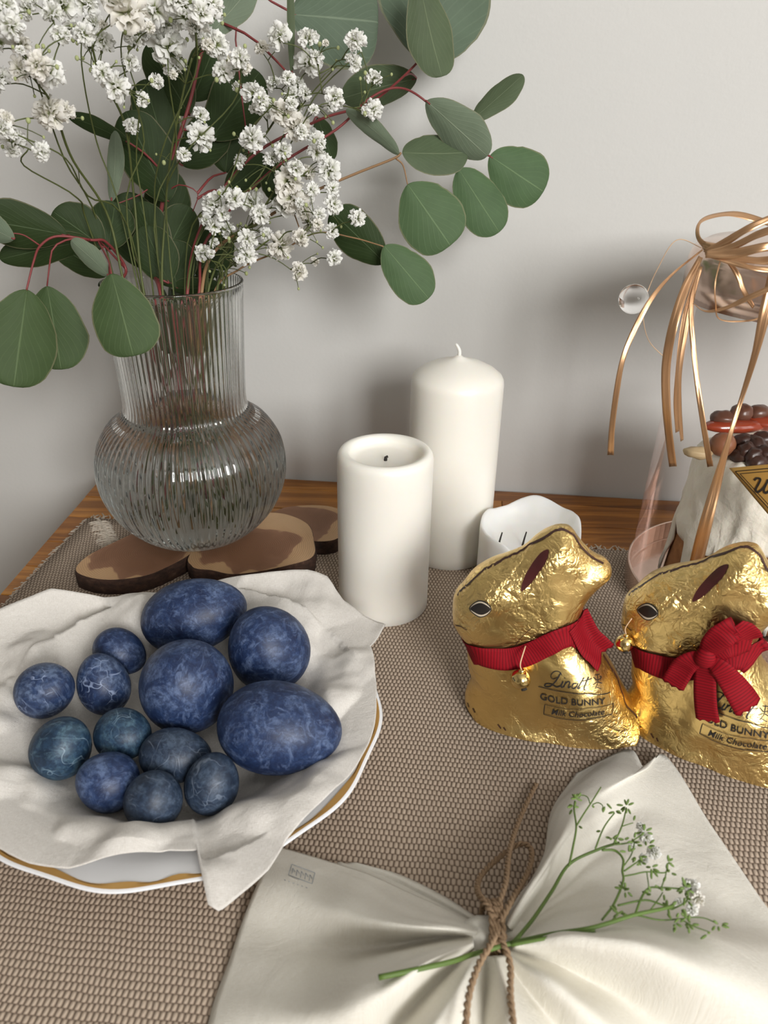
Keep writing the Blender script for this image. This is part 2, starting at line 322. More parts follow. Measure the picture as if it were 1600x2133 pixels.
plain('stamp', (.30, .33, .36), .8); plain('table_leg', (.40, .22, .10), .4)

# ------------------------------------------------------------------ the room
A = math.radians(-5.3); EX = np.array([math.cos(A), math.sin(A), 0]); EY = np.array([-math.sin(A), math.cos(A), 0])
C0 = np.array([-.2871, .7262, 0]); LE = np.array([-.2964, .4937, 0])-C0; LE /= LE[1]      # left edge direction, per unit of Y
def TF(a, b, z=0): return C0+EX*a-EY*b+np.array([0, 0, z])                                  # a to the right, b towards the camera
ZF = -.75; ZC = 1.75
def slab(name, p, q, z0, z1, th, mat, kind='structure'):
    p = np.array(p, float); q = np.array(q, float); d = (q-p)/np.linalg.norm(q-p); n = np.array([d[1], -d[0]])
    pts = [p, q, q+n*th, p+n*th]; V = [(a[0], a[1], z) for z in (z0, z1) for a in pts]
    return wobj(name, V, [(3, 2, 1, 0), (4, 5, 6, 7), (0, 1, 5, 4), (1, 2, 6, 5), (2, 3, 7, 6), (3, 0, 4, 7)], mat, smooth=False, kind=kind)
wb0 = TF(-1.6, -.004)[:2]; wb1 = TF(2.35, -.004)[:2]
slab('wall_back', wb1, wb0, ZF, ZC, .08, wall_m)
wl1 = (wb0[0]-.25, -2.1); wr1 = (1.98, -2.1)
slab('wall_left', wb0, wl1, ZF, ZC, .08, far_m)
def flat(name, z, th, mat):
    V, Fc = box((0.15, -.65, z+th/2), (4.4, 3.6, abs(th))); return wobj(name, V, Fc, mat, smooth=False, kind='structure')
flat('floor', ZF-.05, .05, floor_m); flat('ceiling', ZC, .05, wall_m)
# front wall with its window opening, right wall with a window
def wall_with_hole(name, along, fixed, a0, a1, h0, h1, z0, z1):
    mb = MB()
    for (s, e, lo, hi) in ((a0, h0, ZF, ZC), (h1, a1, ZF, ZC), (h0, h1, ZF, z0), (h0, h1, z1, ZC)):
        c = ((s+e)/2, fixed, (lo+hi)/2) if along == 'x' else (fixed, (s+e)/2, (lo+hi)/2)
        sz = (e-s, .08, hi-lo) if along == 'x' else (.08, e-s, hi-lo); mb.add(*box(c, sz))
    wobj(name, mb.V(), mb.f, far_m, smooth=False, kind='structure')
wall_with_hole('wall_front', 'x', -2.14, -2.2, 2.1, .50, 1.60, .52, 1.68)
wall_with_hole('wall_right', 'y', 2.02, -2.1, .6, -1.45, -.35, .25, 1.55)
plain('window_white', (.8, .8, .8), .4)
def window(name, along, fixed, h0, h1, z0, z1, bars):
    mb = MB(); w = .05
    def b(s, e, lo, hi):
        c = ((s+e)/2, fixed, (lo+hi)/2) if along == 'x' else (fixed, (s+e)/2, (lo+hi)/2); mb.add(*box(c, (e-s, .05, hi-lo) if along == 'x' else (.05, e-s, hi-lo)))
    b(h0, h0+w, z0, z1); b(h1-w, h1, z0, z1); b(h0+w, h1-w, z0, z0+w); b(h0+w, h1-w, z1-w, z1)
    for k in range(1, bars+1): x = h0+(h1-h0)*k/(bars+1); b(x-.03, x+.03, z0+w, z1-w)
    wobj(name, mb.V(), mb.f, MT['window_white'], smooth=False, kind='structure')
window('window_1', 'x', -1.98, .50, 1.60, .52, 1.68, 1); window('window_2', 'y', 1.9, -1.45, -.35, .25, 1.55, 1)

# ------------------------------------------------------------------ table
table = thing('table', 'oiled hardwood table top of glued staves against the pale wall', 'table', (0.2, 0.35, ZF))
TW, TD, TT = 1.35, .86, .03
def left_a(b):                                    # a of the slanted left end at depth b
    P = C0+LE*(-b*EY[1]); return float((P-C0) @ EX)
rows = [0, .022, .064, .104, .150, .190, .232, .274, .316, .360, .402, .444, .486, .53, .572, .614, .656, .70, .742, .784, .826, .86]
rng = random.Random(5)
for ri in range(len(rows)-1):
    b0, b1 = rows[ri], rows[ri+1]; a = None; cuts = [None]; x = rng.uniform(.16, .42)
    while x < TW-.08: cuts.append(x); x += rng.uniform(.24, .5)
    cuts.append(TW)
    for i in range(len(cuts)-1):
        g = .0003; z1 = -rng.uniform(0, .0004)
        f0 = (lambda b: left_a(b)) if cuts[i] is None else (lambda b, c=cuts[i]: c+g)
        e = cuts[i+1]-g
        P = [TF(f0(b0+g), b0+g), TF(e, b0+g), TF(e, b1-g), TF(f0(b1-g), b1-g)]
        V = [p+np.array([0, 0, z]) for z in (z1, -TT) for p in P]
        o = wobj('stave', V, [(3, 2, 1, 0), (4, 5, 6, 7), (0, 1, 5, 4), (1, 2, 6, 5), (2, 3, 7, 6), (3, 0, 4, 7)], stave_m, table, smooth=False); bevel(o, .0005, 1)
for (a, b) in ((.06, .06), (1.29, .06), (.06, .8), (1.29, .8)):
    p = TF(a, b); V, Fc = box((p[0], p[1], (ZF-TT)/2), (.055, .055, -ZF-TT)); bevel(wobj('leg', V, Fc, MT['table_leg'], table, smooth=False), .003)
mb = MB()
for (p, q) in (((.06, .06), (1.29, .06)), ((.06, .8), (1.29, .8)), ((.06, .06), (.06, .8)), ((1.29, .06), (1.29, .8))):
    P = TF(*p); Q = TF(*q); m_ = (P+Q)/2; d = Q-P; L = np.linalg.norm(d)-.055; d /= np.linalg.norm(d); n = np.array([-d[1], d[0], 0])*.01
    V = [m_+s*d*L/2+k*n+np.array([0, 0, z]) for z in (-TT-.0005, -TT-.07) for (s, k) in ((-1, -1), (1, -1), (1, 1), (-1, 1))]
    mb.add(V, [(3, 2, 1, 0), (4, 5, 6, 7), (0, 1, 5, 4), (1, 2, 6, 5), (2, 3, 7, 6), (3, 0, 4, 7)])
wobj('apron', mb.V(), mb.f, MT['table_leg'], table, smooth=False)

# ------------------------------------------------------------------ woven runner
RT = .0022
rb = np.array([.045, .112]) ; AR = A
def RFp(a, b, z=0.0): return TF(a, b, z)
runner = thing('table_runner', 'long beige and brown woven table runner with fringed edges on the wooden table', 'runner', tuple(TF(.6, .45, 0)))
def left_run(b): return .016+.10*0+(b-.11)*-.06
nu, nv = 90, 60; V = []; UV = []
for i in range(nu):
    for j in range(nv):
        b = .113+(.855-.113)*j/(nv-1); a0 = .030-(b-.113)*.02; a = a0+(1.32-a0)*i/(nu-1)
        z = RT+.0004*nz(a*25, b*25)+.0003
        V.append(TF(a, b, z)); UV.append((a, b))
o = wobj('woven_cloth', V, grid_faces(nu, nv), runner_m, runner, uv=UV); solid(o, RT-.0002, -1)
mb = MB(); rng = random.Random(3)
def thread(p, d, L, curl, r):
    n = np.array([-d[1], d[0], 0]); pts = []
    for k in range(6):
        s = k/5; pts.append(p+d*L*s+n*curl*L*s*s+np.array([0, 0, .0022+.0014*math.sin(s*math.pi)*rng.random()-.0012*s]))
    v, f_ = tube(pts, np.linspace(r, r*.6, 6), 5); mb.add(v, f_)
for k in range(620):
    a = .030+(1.32-.030)*(k+rng.random()*.6)/620
    thread(TF(a, .1135), EY*.95+EX*rng.uniform(-.35, .35), rng.uniform(.008, .015), rng.uniform(-.8, .8), .00075)
for k in range(84):
    b = .113+.0026*k
    thread(TF(.030-(b-.113)*.02, b), -EX*.95+EY*rng.uniform(-.1, .3), rng.uniform(.004, .008), rng.uniform(-.3, .3), .0007)
PA, PB = PZ(212, 1092, RT), PZ(236, 1146, RT)                     # the knotted plait at the back left corner
for k in range(17):
    p = PA+(PB-PA)*k/16; thread(p, -EX*.55+EY*.85, .0125, .5, .00095); thread(p, EX*.80+EY*.45, .0095, -.5, .00095)
    thread(p, -EX*.98-EY*.1, .014, .3, .00075)
wobj('fringe', mb.V(), mb.f, runner_thread, runner, kind='stuff')

# ------------------------------------------------------------------ wood slice trivet under the vase
tz = .0180
trivet = thing('wooden_trivet', 'rustic trivet of irregular bark-edged wood slices beneath the glass vase', 'trivet', tuple(PZ(440, 1120, .003)))
def wslice(px, heart, z1=tz, z0=.0033):
    pts = cr([PZ(x, y, z1) for (x, y) in px], 90, True); c = np.mean(pts, axis=0); hp = PZ(*heart, z1)
    c2 = c*.4+hp*.6; n = len(pts)
    # bark body
    V = []; Fc = []
    prof = [(.985, z1-.0002), (1.0, z1-.001), (1.015, z1-.004), (1.0, z0+.001), (.97, z0)]
    for i in range(n):
        d = pts[i]-c2; th = math.atan2(d[1], d[0])
        for j, (s, z) in enumerate(prof):
            w = 1+.018*nz(th*6, j*.7, z1*90)*(j > 0); q = c2+d*s*w; V.append((q[0], q[1], z))
    Fc = grid_faces(n, len(prof), True); Fc += [tuple(i*len(prof)+len(prof)-1 for i in range(n))]
    b = wobj('wood_slice', V, Fc, bark_m, trivet)
    V = [hp+np.array([0, 0, 0])]; V += [c2+(p-c2)*.5 for p in pts]; V += [c2+(p-c2)*.992 for p in pts]
    V = [(v[0], v[1], z1) for v in V]
    Fc = [(0, 1+i, 1+(i+1) % n) for i in range(n)]+[(1+i, 1+n+i, 1+n+(i+1) % n, 1+(i+1) % n) for i in range(n)]
    me = mesh(np.array(V)-np.array([hp[0], hp[1], 0]), Fc, False)
    o = obj('cut_face', me, slice_m, b); o.location = np.array([hp[0], hp[1], 0])-np.array(trivet.location)
    return b
wslice([(157, 1188), (175, 1163), (215, 1140), (262, 1118), (330, 1085), (400, 1075), (440, 1100), (420, 1135), (388, 1160), (345, 1183), (300, 1200), (235, 1208), (185, 1203)], (300, 1150))
wslice([(392, 1160), (430, 1110), (500, 1075), (580, 1068), (640, 1090), (655, 1128), (652, 1160), (600, 1178), (530, 1192), (480, 1196), (440, 1188), (410, 1185), (398, 1178)], (525, 1140), tz+.0002)
wslice([(560, 1078), (590, 1058), (650, 1052), (700, 1058), (716, 1080), (708, 1118), (670, 1128), (620, 1120), (590, 1105)], (610, 1090), tz-.0008)

# ------------------------------------------------------------------ vase
VX, VY = -.1545, .563; VZ = tz+.0012
def prof_outer():
    pts = [(.0, .0), (.020, .0), (.030, .0006), (.041, .0045), (.054, .015), (.0655, .030), (.0725, .047), (.0742, .064), (.0712, .082), (.0620, .0975), (.0530, .1050), (.0480, .1095), (.0462, .115), (.0460, .126), (.0470, .150), (.0485, .180), (.0500, .2045)]
    return pts
po = cr(prof_outer(), 74)
NR = 74
def rib(r, z, t, j):
    amp = .00042*min(1, max(0, (z-.004)/.02))*min(1, max(0, (.2035-z)/.002)) if z < .2035 else 0
    return r+amp*math.cos(NR*t) if r > .01 else r
inner = [(max(0.0, r-(.0022 if z > .02 else .0030)), max(z, .007)) for r, z in po[::-1] if z > .0045]
inner = [(r, z) for r, z in inner]
prof = [tuple(p) for p in po]+[(.0505, .2050), (.0506, .2058), (.0500, .2065), (.0490, .2066), (.0482, .2060), (.0479, .2050)]+[p for p in inner[1:]]+[(0.0, .007)]
V, Fc = lathe(prof, 444, lambda r, z, t, j: rib(r, z, t, j) if j < len(po) else r)
vase = thing('glass_vase', 'clear ribbed glass vase with round belly and straight neck on the wood slices', 'vase', (VX, VY, VZ))
obj('vase_body', mesh(V, Fc), glass_m, vase)
# water slightly overlapping the inner skin
wl = .110
inn = sorted([(r, z) for r, z in inner if z <= wl], key=lambda p: p[1]); wp = [(0, .0068)]+[(r+.00015, z-.0001) for r, z in inn if r > .0]+[(inn[-1][0]+.0001, wl), (0, wl)]
V, Fc = lathe(wp, 120)
water = obj('vase_water', mesh(V, Fc), water_m, None, (VX, VY, VZ)); put(water, 'clear water filling the belly of the ribbed glass vase', 'water')

# ------------------------------------------------------------------ eucalyptus
def leaf_mesh(B, T, w, roll, bend, notch=.0, shape=.5):
    B = np.array(B); T = np.array(T); d = T-B; L = np.linalg.norm(d); d /= L
    view = (B+T)/2-EYE; view /= np.linalg.norm(view); s = np.cross(d, view); s /= np.linalg.norm(s); n = np.cross(s, d)
    s2 = s*math.cos(roll)+n*math.sin(roll); n2 = np.cross(s2, d); w = w/max(.35, math.cos(roll))
    nu, nv = 22, 13; V = []; UV = []
    for i in range(nu):
        u = i/(nu-1); uu = .5-.5*math.cos(u*math.pi)
        prof = (uu**.62)*((1-uu)**shape); prof /= ((.62/(.62+shape))**.62)*((shape/(.62+shape))**shape)
        for j in range(nv):
            v = -1+2*j/(nv-1); hw = w/2*prof*(1+.11*nz(uu*3.2+L*99, (v > 0)*7.0, w*300)+.03*nz(uu*11, (v > 0)*3.0, L*200))
            p = B+d*L*uu+s2*hw*v+n2*(bend*L*math.sin(uu*math.pi)*.5+.10*w*v*v*prof-.05*w*prof+.02*w*nz(uu*3, v*2, L*50))
            V.append(p); UV.append((uu, v))
    return np.array(V), grid_faces(nu, nv), UV
def in_vase(x0, x1, ang, rr=.03):
    return [np.array([VX+rr*math.cos(ang), VY+rr*math.sin(ang), .05]), np.array([VX+x0, VY-.005, .135]), np.array([VX+x1, VY-.01, .215])]
def branch(label, base_world, mainpx, r0, stem_mat, leaves, twigs=()):
    """mainpx: (x,y,Y) of the stem above the vase; leaves: (base, tip, width, Y0, Y1, roll deg, bend, colour, attach index)"""
    root = thing('eucalyptus_branch', label, 'branch', tuple(base_world[0]))
    main = [np.array(p) for p in base_world]+[PY(x, y, Y) for (x, y, Y) in mainpx]
    pts = cr(main, len(main)*7); mb = MB(); v, f_ = tube(pts, (r0, r0*.5), 7); mb.add(v, f_)
    allpts = [p for p in pts]
    for tw in twigs:
        P = cr([PY(x, y, Y) for (x, y, Y) in tw[0]], 10); v, f_ = tube(P, (tw[1], tw[1]*.6), 6); mb.add(v, f_); allpts += list(P)
    allpts = np.array(allpts)
    for L in leaves:
        (bx, by), (tx, ty), w, Y0, Y1, roll, bend, c = L[:8]
        B = PY(bx, by, Y0); T = PY(tx, ty, Y1); ww = w*mpx((B+T)/2)
        v, f_, uv = leaf_mesh(B, T, ww, math.radians(roll), bend, shape=L[8] if len(L) > 8 else .5)
        o = wobj('leaf', v, f_, LM[c], root, uv=uv)
        k = np.argmin(np.linalg.norm(allpts-B, axis=1)); q = allpts[k]; dist = np.linalg.norm(q-B)
        if dist > .0012:
            mid = (q+B)/2+np.array([0, 0, .08*dist]); v, f_ = tube(cr([q, mid, B, B+(T-B)*.06], 9), (r0*.55, .00055), 5); mb.add(v, f_)
    wobj('stem', mb.V(), mb.f, MT[stem_mat], root)
    return root
branch('eucalyptus branch with the highest, largest round leaves at the top edge of the picture', in_vase(.005, .012, 2.2),
       [(420, 470, .60), (520, 330, .61), (665, 250, .615), (770, 215, .61), (865, 135, .60), (890, 90, .60)], .0014, 'red_stem', [
    ((606, 30), (788, 48), 178, .62, .63, 18, .05, 'b', .33),
    ((895, 135), (925, -120), 238, .63, .65, -12, .06, 'b', .42),
    ((872, -48), (920, 160), 92, .60, .59, 20, .12, 'o', .40),
    ((868, 163), (712, 205), 78, .625, .63, 25, .08, 'o', .5),
    ((662, 245), (692, 335), 50, .635, .64, 20, .05, 'd', .5)],
    [([(612, 28, .62), (560, 0, .62), (520, -25, .62), (490, 60, .62), (520, 330, .61)], .0009)])
branch('eucalyptus branch reaching furthest right, ending in two round green leaves against the bare wall', in_vase(-.004, .02, 3.4),
       [(430, 500, .59), (560, 360, .595), (700, 270, .60), (770, 205, .60), (830, 183, .60), (888, 212, .595), (960, 290, .60), (1018, 325, .60)], .0012, 'red_stem', [
    ((888, 210), (1016, 325), 84, .59, .595, -22, .05, 'l', .45),
    ((984, 250), (1090, 156), 50, .61, .62, 30, .04, 'o', .5),
    ((955, 352), (1040, 484), 100, .60, .60, 12, .06, 'h', .42),
    ((1020, 325), (1132, 400), 118, .605, .61, 10, .05, 'h', .38)],
    [([(960, 290, .60), (984, 252, .61)], .0005), ([(955, 352, .60), (950, 320, .602), (930, 262, .598)], .0005)])
branch('eucalyptus branch with one broad pale-veined round leaf hanging nearest above the tall candle', in_vase(.012, .022, 4.3),
       [(450, 520, .585), (560, 450, .585), (640, 405, .585), (740, 362, .585), (820, 330, .585), (836, 318, .585)], .0015, 'brown_stem', [
    ((832, 322), (721, 228), 36, .585, .59, 30, .14, 'l', .5),
    ((838, 318), (975, 318), 80, .585, .60, 28, .10, 'o', .5),
    ((849, 384), (938, 512), 138, .58, .575, 6, .05, 'h', .38)],
    [([(825, 330, .585), (840, 345, .584), (849, 384, .58)], .0007)])
branch('lowest eucalyptus twig on the right, one dark and one green leaf, above the shorter candle', in_vase(.018, .030, 5.0),
       [(500, 560, .58), (590, 520, .575), (660, 485, .575), (735, 495, .575), (798, 513, .57)], .0009, 'brown_stem', [
    ((802, 548), (690, 440), 88, .58, .59, 15, .06, 'd', .45),
    ((800, 512), (893, 622), 92, .57, .565, 8, .06, 'h', .42),
    ((560, 330), (590, 420), 66, .60, .605, 10, .05, 'd', .5)])
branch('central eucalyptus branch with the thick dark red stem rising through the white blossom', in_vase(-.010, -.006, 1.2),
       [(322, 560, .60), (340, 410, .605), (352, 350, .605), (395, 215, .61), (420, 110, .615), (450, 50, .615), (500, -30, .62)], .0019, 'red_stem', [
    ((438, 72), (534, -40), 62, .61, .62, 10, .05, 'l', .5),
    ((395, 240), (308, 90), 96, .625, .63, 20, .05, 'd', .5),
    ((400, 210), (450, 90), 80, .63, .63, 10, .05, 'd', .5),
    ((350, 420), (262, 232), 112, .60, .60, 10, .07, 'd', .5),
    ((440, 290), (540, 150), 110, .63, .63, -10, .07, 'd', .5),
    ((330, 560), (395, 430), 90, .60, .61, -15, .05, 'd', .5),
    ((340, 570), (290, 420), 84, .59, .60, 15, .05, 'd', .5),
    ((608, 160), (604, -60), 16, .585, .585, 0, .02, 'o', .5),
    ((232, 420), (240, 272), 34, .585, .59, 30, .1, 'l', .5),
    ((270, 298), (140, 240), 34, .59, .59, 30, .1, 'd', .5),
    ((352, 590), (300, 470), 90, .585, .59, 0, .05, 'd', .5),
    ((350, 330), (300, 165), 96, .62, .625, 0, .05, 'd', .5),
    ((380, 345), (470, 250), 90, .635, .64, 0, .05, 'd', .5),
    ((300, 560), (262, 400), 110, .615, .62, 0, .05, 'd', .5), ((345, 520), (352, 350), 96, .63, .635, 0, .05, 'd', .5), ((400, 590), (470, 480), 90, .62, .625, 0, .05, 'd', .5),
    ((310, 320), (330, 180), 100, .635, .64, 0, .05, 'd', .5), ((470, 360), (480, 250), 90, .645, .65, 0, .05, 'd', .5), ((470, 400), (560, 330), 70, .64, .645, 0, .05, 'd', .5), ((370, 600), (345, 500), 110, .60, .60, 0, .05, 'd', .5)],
    [([(340, 410, .605), (372, 385, .60), (412, 402, .60), (402, 440, .60)], .0006), ([(352, 350, .605), (300, 400, .6), (230, 430, .59)], .0007)])
branch('left eucalyptus branch with red twigs and two big round leaves hanging at the left edge', in_vase(-.02, -.034, .3),
       [(262, 560, .575), (222, 505, .56), (190, 500, .55), (120, 492, .54), (84, 512, .53), (70, 545, .52), (55, 605, .51)], .0013, 'red_stem', [
    ((56, 603), (28, 806), 152, .51, .49, 10, .06, 'g', .40),
    ((98, 596), (128, 770), 118, .525, .515, -15, .06, 'g', .40),
    ((140, 490), (-60, 455), 92, .55, .53, 20, .08, 'd', .5),
    ((30, 498), (-80, 450), 60, .52, .51, 30, .08, 'l', .5),
    ((190, 500), (0, 540), 66, .56, .55, 20, .08, 'd', .5),
    ((215, 515), (110, 440), 100, .565, .56, 10, .08, 'd', .5),
    ((225, 520), (240, 420), 92, .57, .575, 0, .08, 'd', .45),
    ((222, 575), (110, 505), 64, .565, .56, 20, .08, 'd', .5),
    ((228, 575), (148, 500), 42, .515, .52, 30, .08, 'l', .5),
    ((232, 570), (278, 742), 130, .495, .485, -8, .06, 'g', .36)],
    [([(190, 500, .55), (150, 497, .54), (112, 515, .53), (103, 555, .528), (98, 596, .525)], .0008), ([(262, 560, .575), (205, 500, .56), (225, 540, .52), (232, 570, .495)], .0008),
     ([(84, 512, .53), (50, 490, .525), (20, 485, .52)], .0006)])
branch('short eucalyptus stem with a round leaf pressed inside the neck of the glass vase', [np.array([VX+.05, VY, .06]), np.array([VX+.03, VY-.005, .12])],
       [(425, 745, .585), (415, 735, .58)], .0017, 'brown_stem', [
    ((440, 610), (400, 738), 112, .58, .578, 0, .03, 'g', .42), ((330, 640), (395, 800), 80, .61, .615, 0, .03, 'd', .5), ((400, 585), (345, 700), 76, .62, .62, 0, .04, 'd', .5), ((470, 600), (360, 600), 40, .60, .60, 30, .04, 'd', .5)])

# ------------------------------------------------------------------ gypsophila
def bloom_mesh(seed, n=64):
    rg = random.Random(seed); mb = MB()
    for k in range(n):
        y = 1-1.35*(k+.5)/n; t = k*2.39996+rg.uniform(-.3, .3); s = math.sqrt(max(0, 1-y*y)); d = np.array([s*math.cos(t), s*math.sin(t), y])
        a = np.cross(d, [rg.uniform(-1, 1), rg.uniform(-1, 1), .3]); a /= np.linalg.norm(a); b = np.cross(d, a); L = rg.uniform(.70, 1.05); w = rg.uniform(.17, .28)
        V = []
        for i, (l, ww) in enumerate(((.15, .12), (.55, .7), (.85, 1.0), (1.0, .55))):
            for j in (-1, 0, 1):
                curl = .16*(i/3)**2
                V.append(d*L*(l-(.10 if j and i == 3 else 0))+a*w*ww*j+b*(curl*1.0+.08*abs(j)+.06*rg.uniform(-1, 1)))
        mb.add(V, grid_faces(4, 3))
    return mesh(mb.V(), mb.f)
blooms = [bloom_mesh(s) for s in range(5)]
for b in blooms: b.name = 'flower'; b.materials.append(petal_m)
def sphere_v(r, nu=10, nv=6):
    prof = [(r*math.sin(math.pi*j/nv), -r*math.cos(math.pi*j/nv)) for j in range(nv+1)]; return lathe(prof, nu)
bud_me = mesh(*sphere_v(1.0)); bud_me.name = 'bud'; bud_me.materials.append(MT['bud'])
gbud_me = mesh(*sphere_v(1.0)); gbud_me.name = 'bud'; gbud_me.materials.append(MT['green_bud'])
def sprig(label, trunk, flowers, Y, spread, r0=.0009, buds=30, seed=1, group=None):
    rg = random.Random(seed); root = thing('gypsophila_sprig', label, 'flowers', tuple(trunk[0])); org = np.array(root.location)
    pts = cr(trunk, len(trunk)*6); mb = MB(); v, f_ = tube(pts, (r0, r0*.6), 6); mb.add(v, f_)
    start = len(pts)//2; nodes = [p for p in pts[start:]]; hub = pts[-1]
    fl = []
    for (x, y, r) in flowers:
        P = PY(x, y, Y+rg.uniform(-spread, spread)); fl.append((np.linalg.norm(P-hub), P, r*1.2*mpx(P)))
        if r > 17:
            for _ in range(rg.choice((0, 1, 1))):
                q = PY(x+rg.uniform(-1, 1)*r*1.1, y+rg.uniform(-1, 1)*r*.9, Y+rg.uniform(-spread, spread)); fl.append((np.linalg.norm(q-hub), q, r*rg.uniform(.45, .75)*mpx(q)))
    fl.sort(key=lambda q: q[0])
    def connect(P, rr, down):
        N = np.array(nodes); D = np.linalg.norm(N-P, axis=1)+.6*np.clip(N[:, 2]-P[2]+.006, 0, 1)+.02/np.maximum(np.linalg.norm(N-P, axis=1), .003)*.012
        q = nodes[int(np.argmin(D))]; L = np.linalg.norm(P-q); m1 = q+(P-q)*.5+np.array([rg.uniform(-.1, .1), rg.uniform(-.1, .1), .10])*L*.6
        C = cr([q, m1, P-down], 7); v, f_ = tube(C, (rr, rr*.7), 5); mb.add(v, f_)
        for k in (2, 3, 4, 5): nodes.append(C[k])
        return C
    for (_, P, r) in fl:
        C = connect(P, .00045, np.array([0, 0, r*.35]))
        o = bpy.data.objects.new('flower', rg.choice(blooms)); COL.objects.link(o); o.parent = root; o.location = P-org
        tocam = EYE-P; ax = Vector(P-C[-3]).normalized()*.8+Vector(tocam).normalized()*rg.uniform(.2, .8)+Vector((0, 0, .3)); o.rotation_euler = (ax.to_track_quat('Z', 'Y') @ Matrix.Rotation(rg.uniform(0, 6), 4, 'Z').to_quaternion()).to_euler(); o.scale = (r,)*3
    base = list(nodes)
    for k in range(3):                                              # thinner side stems rising from the neck of the vase
        q = nodes[rg.randrange(len(nodes)//3, len(nodes))]; a = pts[int(start*.95)]+np.array([rg.uniform(-.018, .018), rg.uniform(-.012, .012), 0])
        lowp = np.array([a[0]*.5+VX*.5+rg.uniform(-.01, .01), VY+rg.uniform(-.015, .015), .12]); 
        if np.linalg.norm(q-a) < .02: continue
        v, f_ = tube(cr([np.array([VX+rg.uniform(-.03, .03), VY+rg.uniform(-.03, .03), .045]), lowp, a, a*.6+q*.4+np.array([rg.uniform(-.012, .012), rg.uniform(-.01, .01), .002]), a*.25+q*.75+np.array([rg.uniform(-.010, .010), rg.uniform(-.01, .01), .004]), q], 26), (r0*.7, .0004), 5); mb.add(v, f_)
    for k in range(buds):
        q = rg.choice(base); L = rg.uniform(.006, .018); d = np.array([rg.gauss(0, 1), rg.gauss(0, .6), rg.gauss(.4, .8)]); d /= np.linalg.norm(d); P = q+d*L
        v, f_ = tube(cr([q, q+d*L*.5+np.array([0, 0, .001]), P], 4), (.0003, .00025), 4); mb.add(v, f_)
        o = bpy.data.objects.new('bud', bud_me); COL.objects.link(o); o.parent = root; o.location = P-org; r = rg.uniform(.0007, .0014); o.scale = (r, r, r*1.2)
    wobj('stem', mb.V(), mb.f, MT['gyp_stem'], root)
    return root
def tv(x0, x1, ang, rr, *px): return in_vase(x0, x1, ang, rr)+[PY(*p) for p in px]
sprig('baby\'s breath sprig with the white blossoms at the top left corner', tv(-.015, -.03, .6, .03, (225, 450, .56), (150, 330, .53), (110, 220, .50), (60, 150, .48)),
      [(22, 56, 27), (8, 15, 27), (45, 95, 20), (2, 165, 22), (110, 30, 24), (132, 12, 26), (80, 135, 26), (103, 152, 30), (45, 145, 25), (105, 237, 32), (5, 268, 20), (25, 290, 26), (85, 315, 19), (0, 90, 24), (125, 75, 20), (60, 20, 22), (12, 250, 18)], .48, .03, .0011, 24, 1)
sprig('baby\'s breath sprig with blossoms above the vase, left of the dark red stem', tv(-.008, -.018, .2, .03, (280, 420, .57), (260, 260, .55), (210, 160, .53), (190, 90, .52)),
      [(180, 12, 25), (175, 72, 22), (212, 86, 24), (195, 50, 20), (265, 28, 42), (240, 8, 28), (240, 180, 27), (215, 152, 20), (270, 130, 18), (325, 170, 15), (295, 207, 15), (275, 262, 16), (150, 60, 18), (300, 60, 24), (282, 75, 24)], .52, .03, .0010, 30, 2)
sprig('baby\'s breath sprig with blossoms at the top, around the dark red stem', tv(0, -.005, 5.6, .02, (345, 440, .58), (355, 330, .57), (380, 200, .56), (400, 120, .55)),
      [(322, 20, 32), (350, 100, 38), (366, 142, 22), (395, 15, 44), (385, 38, 28), (415, 65, 24), (450, 95, 26), (475, 130, 22), (500, 122, 20), (465, 150, 20), (440, 10, 24), (418, 285, 28), (418, 240, 16), (383, 322, 14), (430, 85, 22), (345, 55, 24), (510, 140, 14), (365, 0, 26)], .55, .03, .0010, 30, 3)
sprig('baby\'s breath sprig with blossoms spreading right, in front of the big round leaves', tv(.006, .012, 2.8, .03, (420, 480, .59), (500, 350, .58), (560, 270, .575), (600, 200, .57)),
      [(583, 76, 25), (545, 100, 15), (642, 81, 21), (741, 85, 21), (735, 131, 18), (778, 164, 17), (642, 135, 27), (778, 228, 19), (697, 204, 21), (616, 180, 20), (493, 180, 9), (526, 195, 22), (557, 226, 21), (590, 238, 25), (618, 266, 28), (654, 230, 11), (623, 221, 12), (609, 200, 18), (635, 195, 14), (571, 176, 16), (526, 290, 25), (656, 295, 22), (678, 90, 7), (600, 165, 15), (545, 212, 18), (688, 195, 14)], .57, .025, .0010, 34, 4)
sprig('baby\'s breath sprig with the dense blossoms just right of the vase neck, above the rim', tv(.012, .026, 3.6, .03, (470, 520, .58), (530, 460, .57), (570, 400, .565), (600, 350, .56)),
      [(502, 337, 14), (659, 318, 20), (590, 314, 18), (566, 332, 17), (685, 356, 26), (600, 380, 29), (609, 413, 30), (590, 428, 24), (692, 394, 16), (692, 428, 20), (637, 413, 18), (490, 415, 20), (526, 423, 24), (543, 447, 20), (640, 360, 16), (615, 350, 18), (666, 447, 14), (645, 463, 20), (628, 494, 18), (744, 454, 17), (690, 482, 15), (583, 511, 28), (554, 489, 14), (630, 440, 18), (650, 395, 15)], .56, .025, .0010, 34, 5)
sprig('baby\'s breath sprig whose lowest blossoms hang beside the vase rim', tv(.015, .032, 4.2, .025, (470, 565, .57), (520, 530, .56), (560, 500, .555)),
      [(447, 428, 26), (447, 470, 18), (476, 480, 16), (516, 499, 20), (514, 532, 20), (424, 527, 18), (447, 506, 10), (621, 565, 18), (697, 537, 16), (655, 545, 9), (470, 405, 16), (465, 445, 16), (500, 540, 10)], .555, .02, .0009, 30, 6)

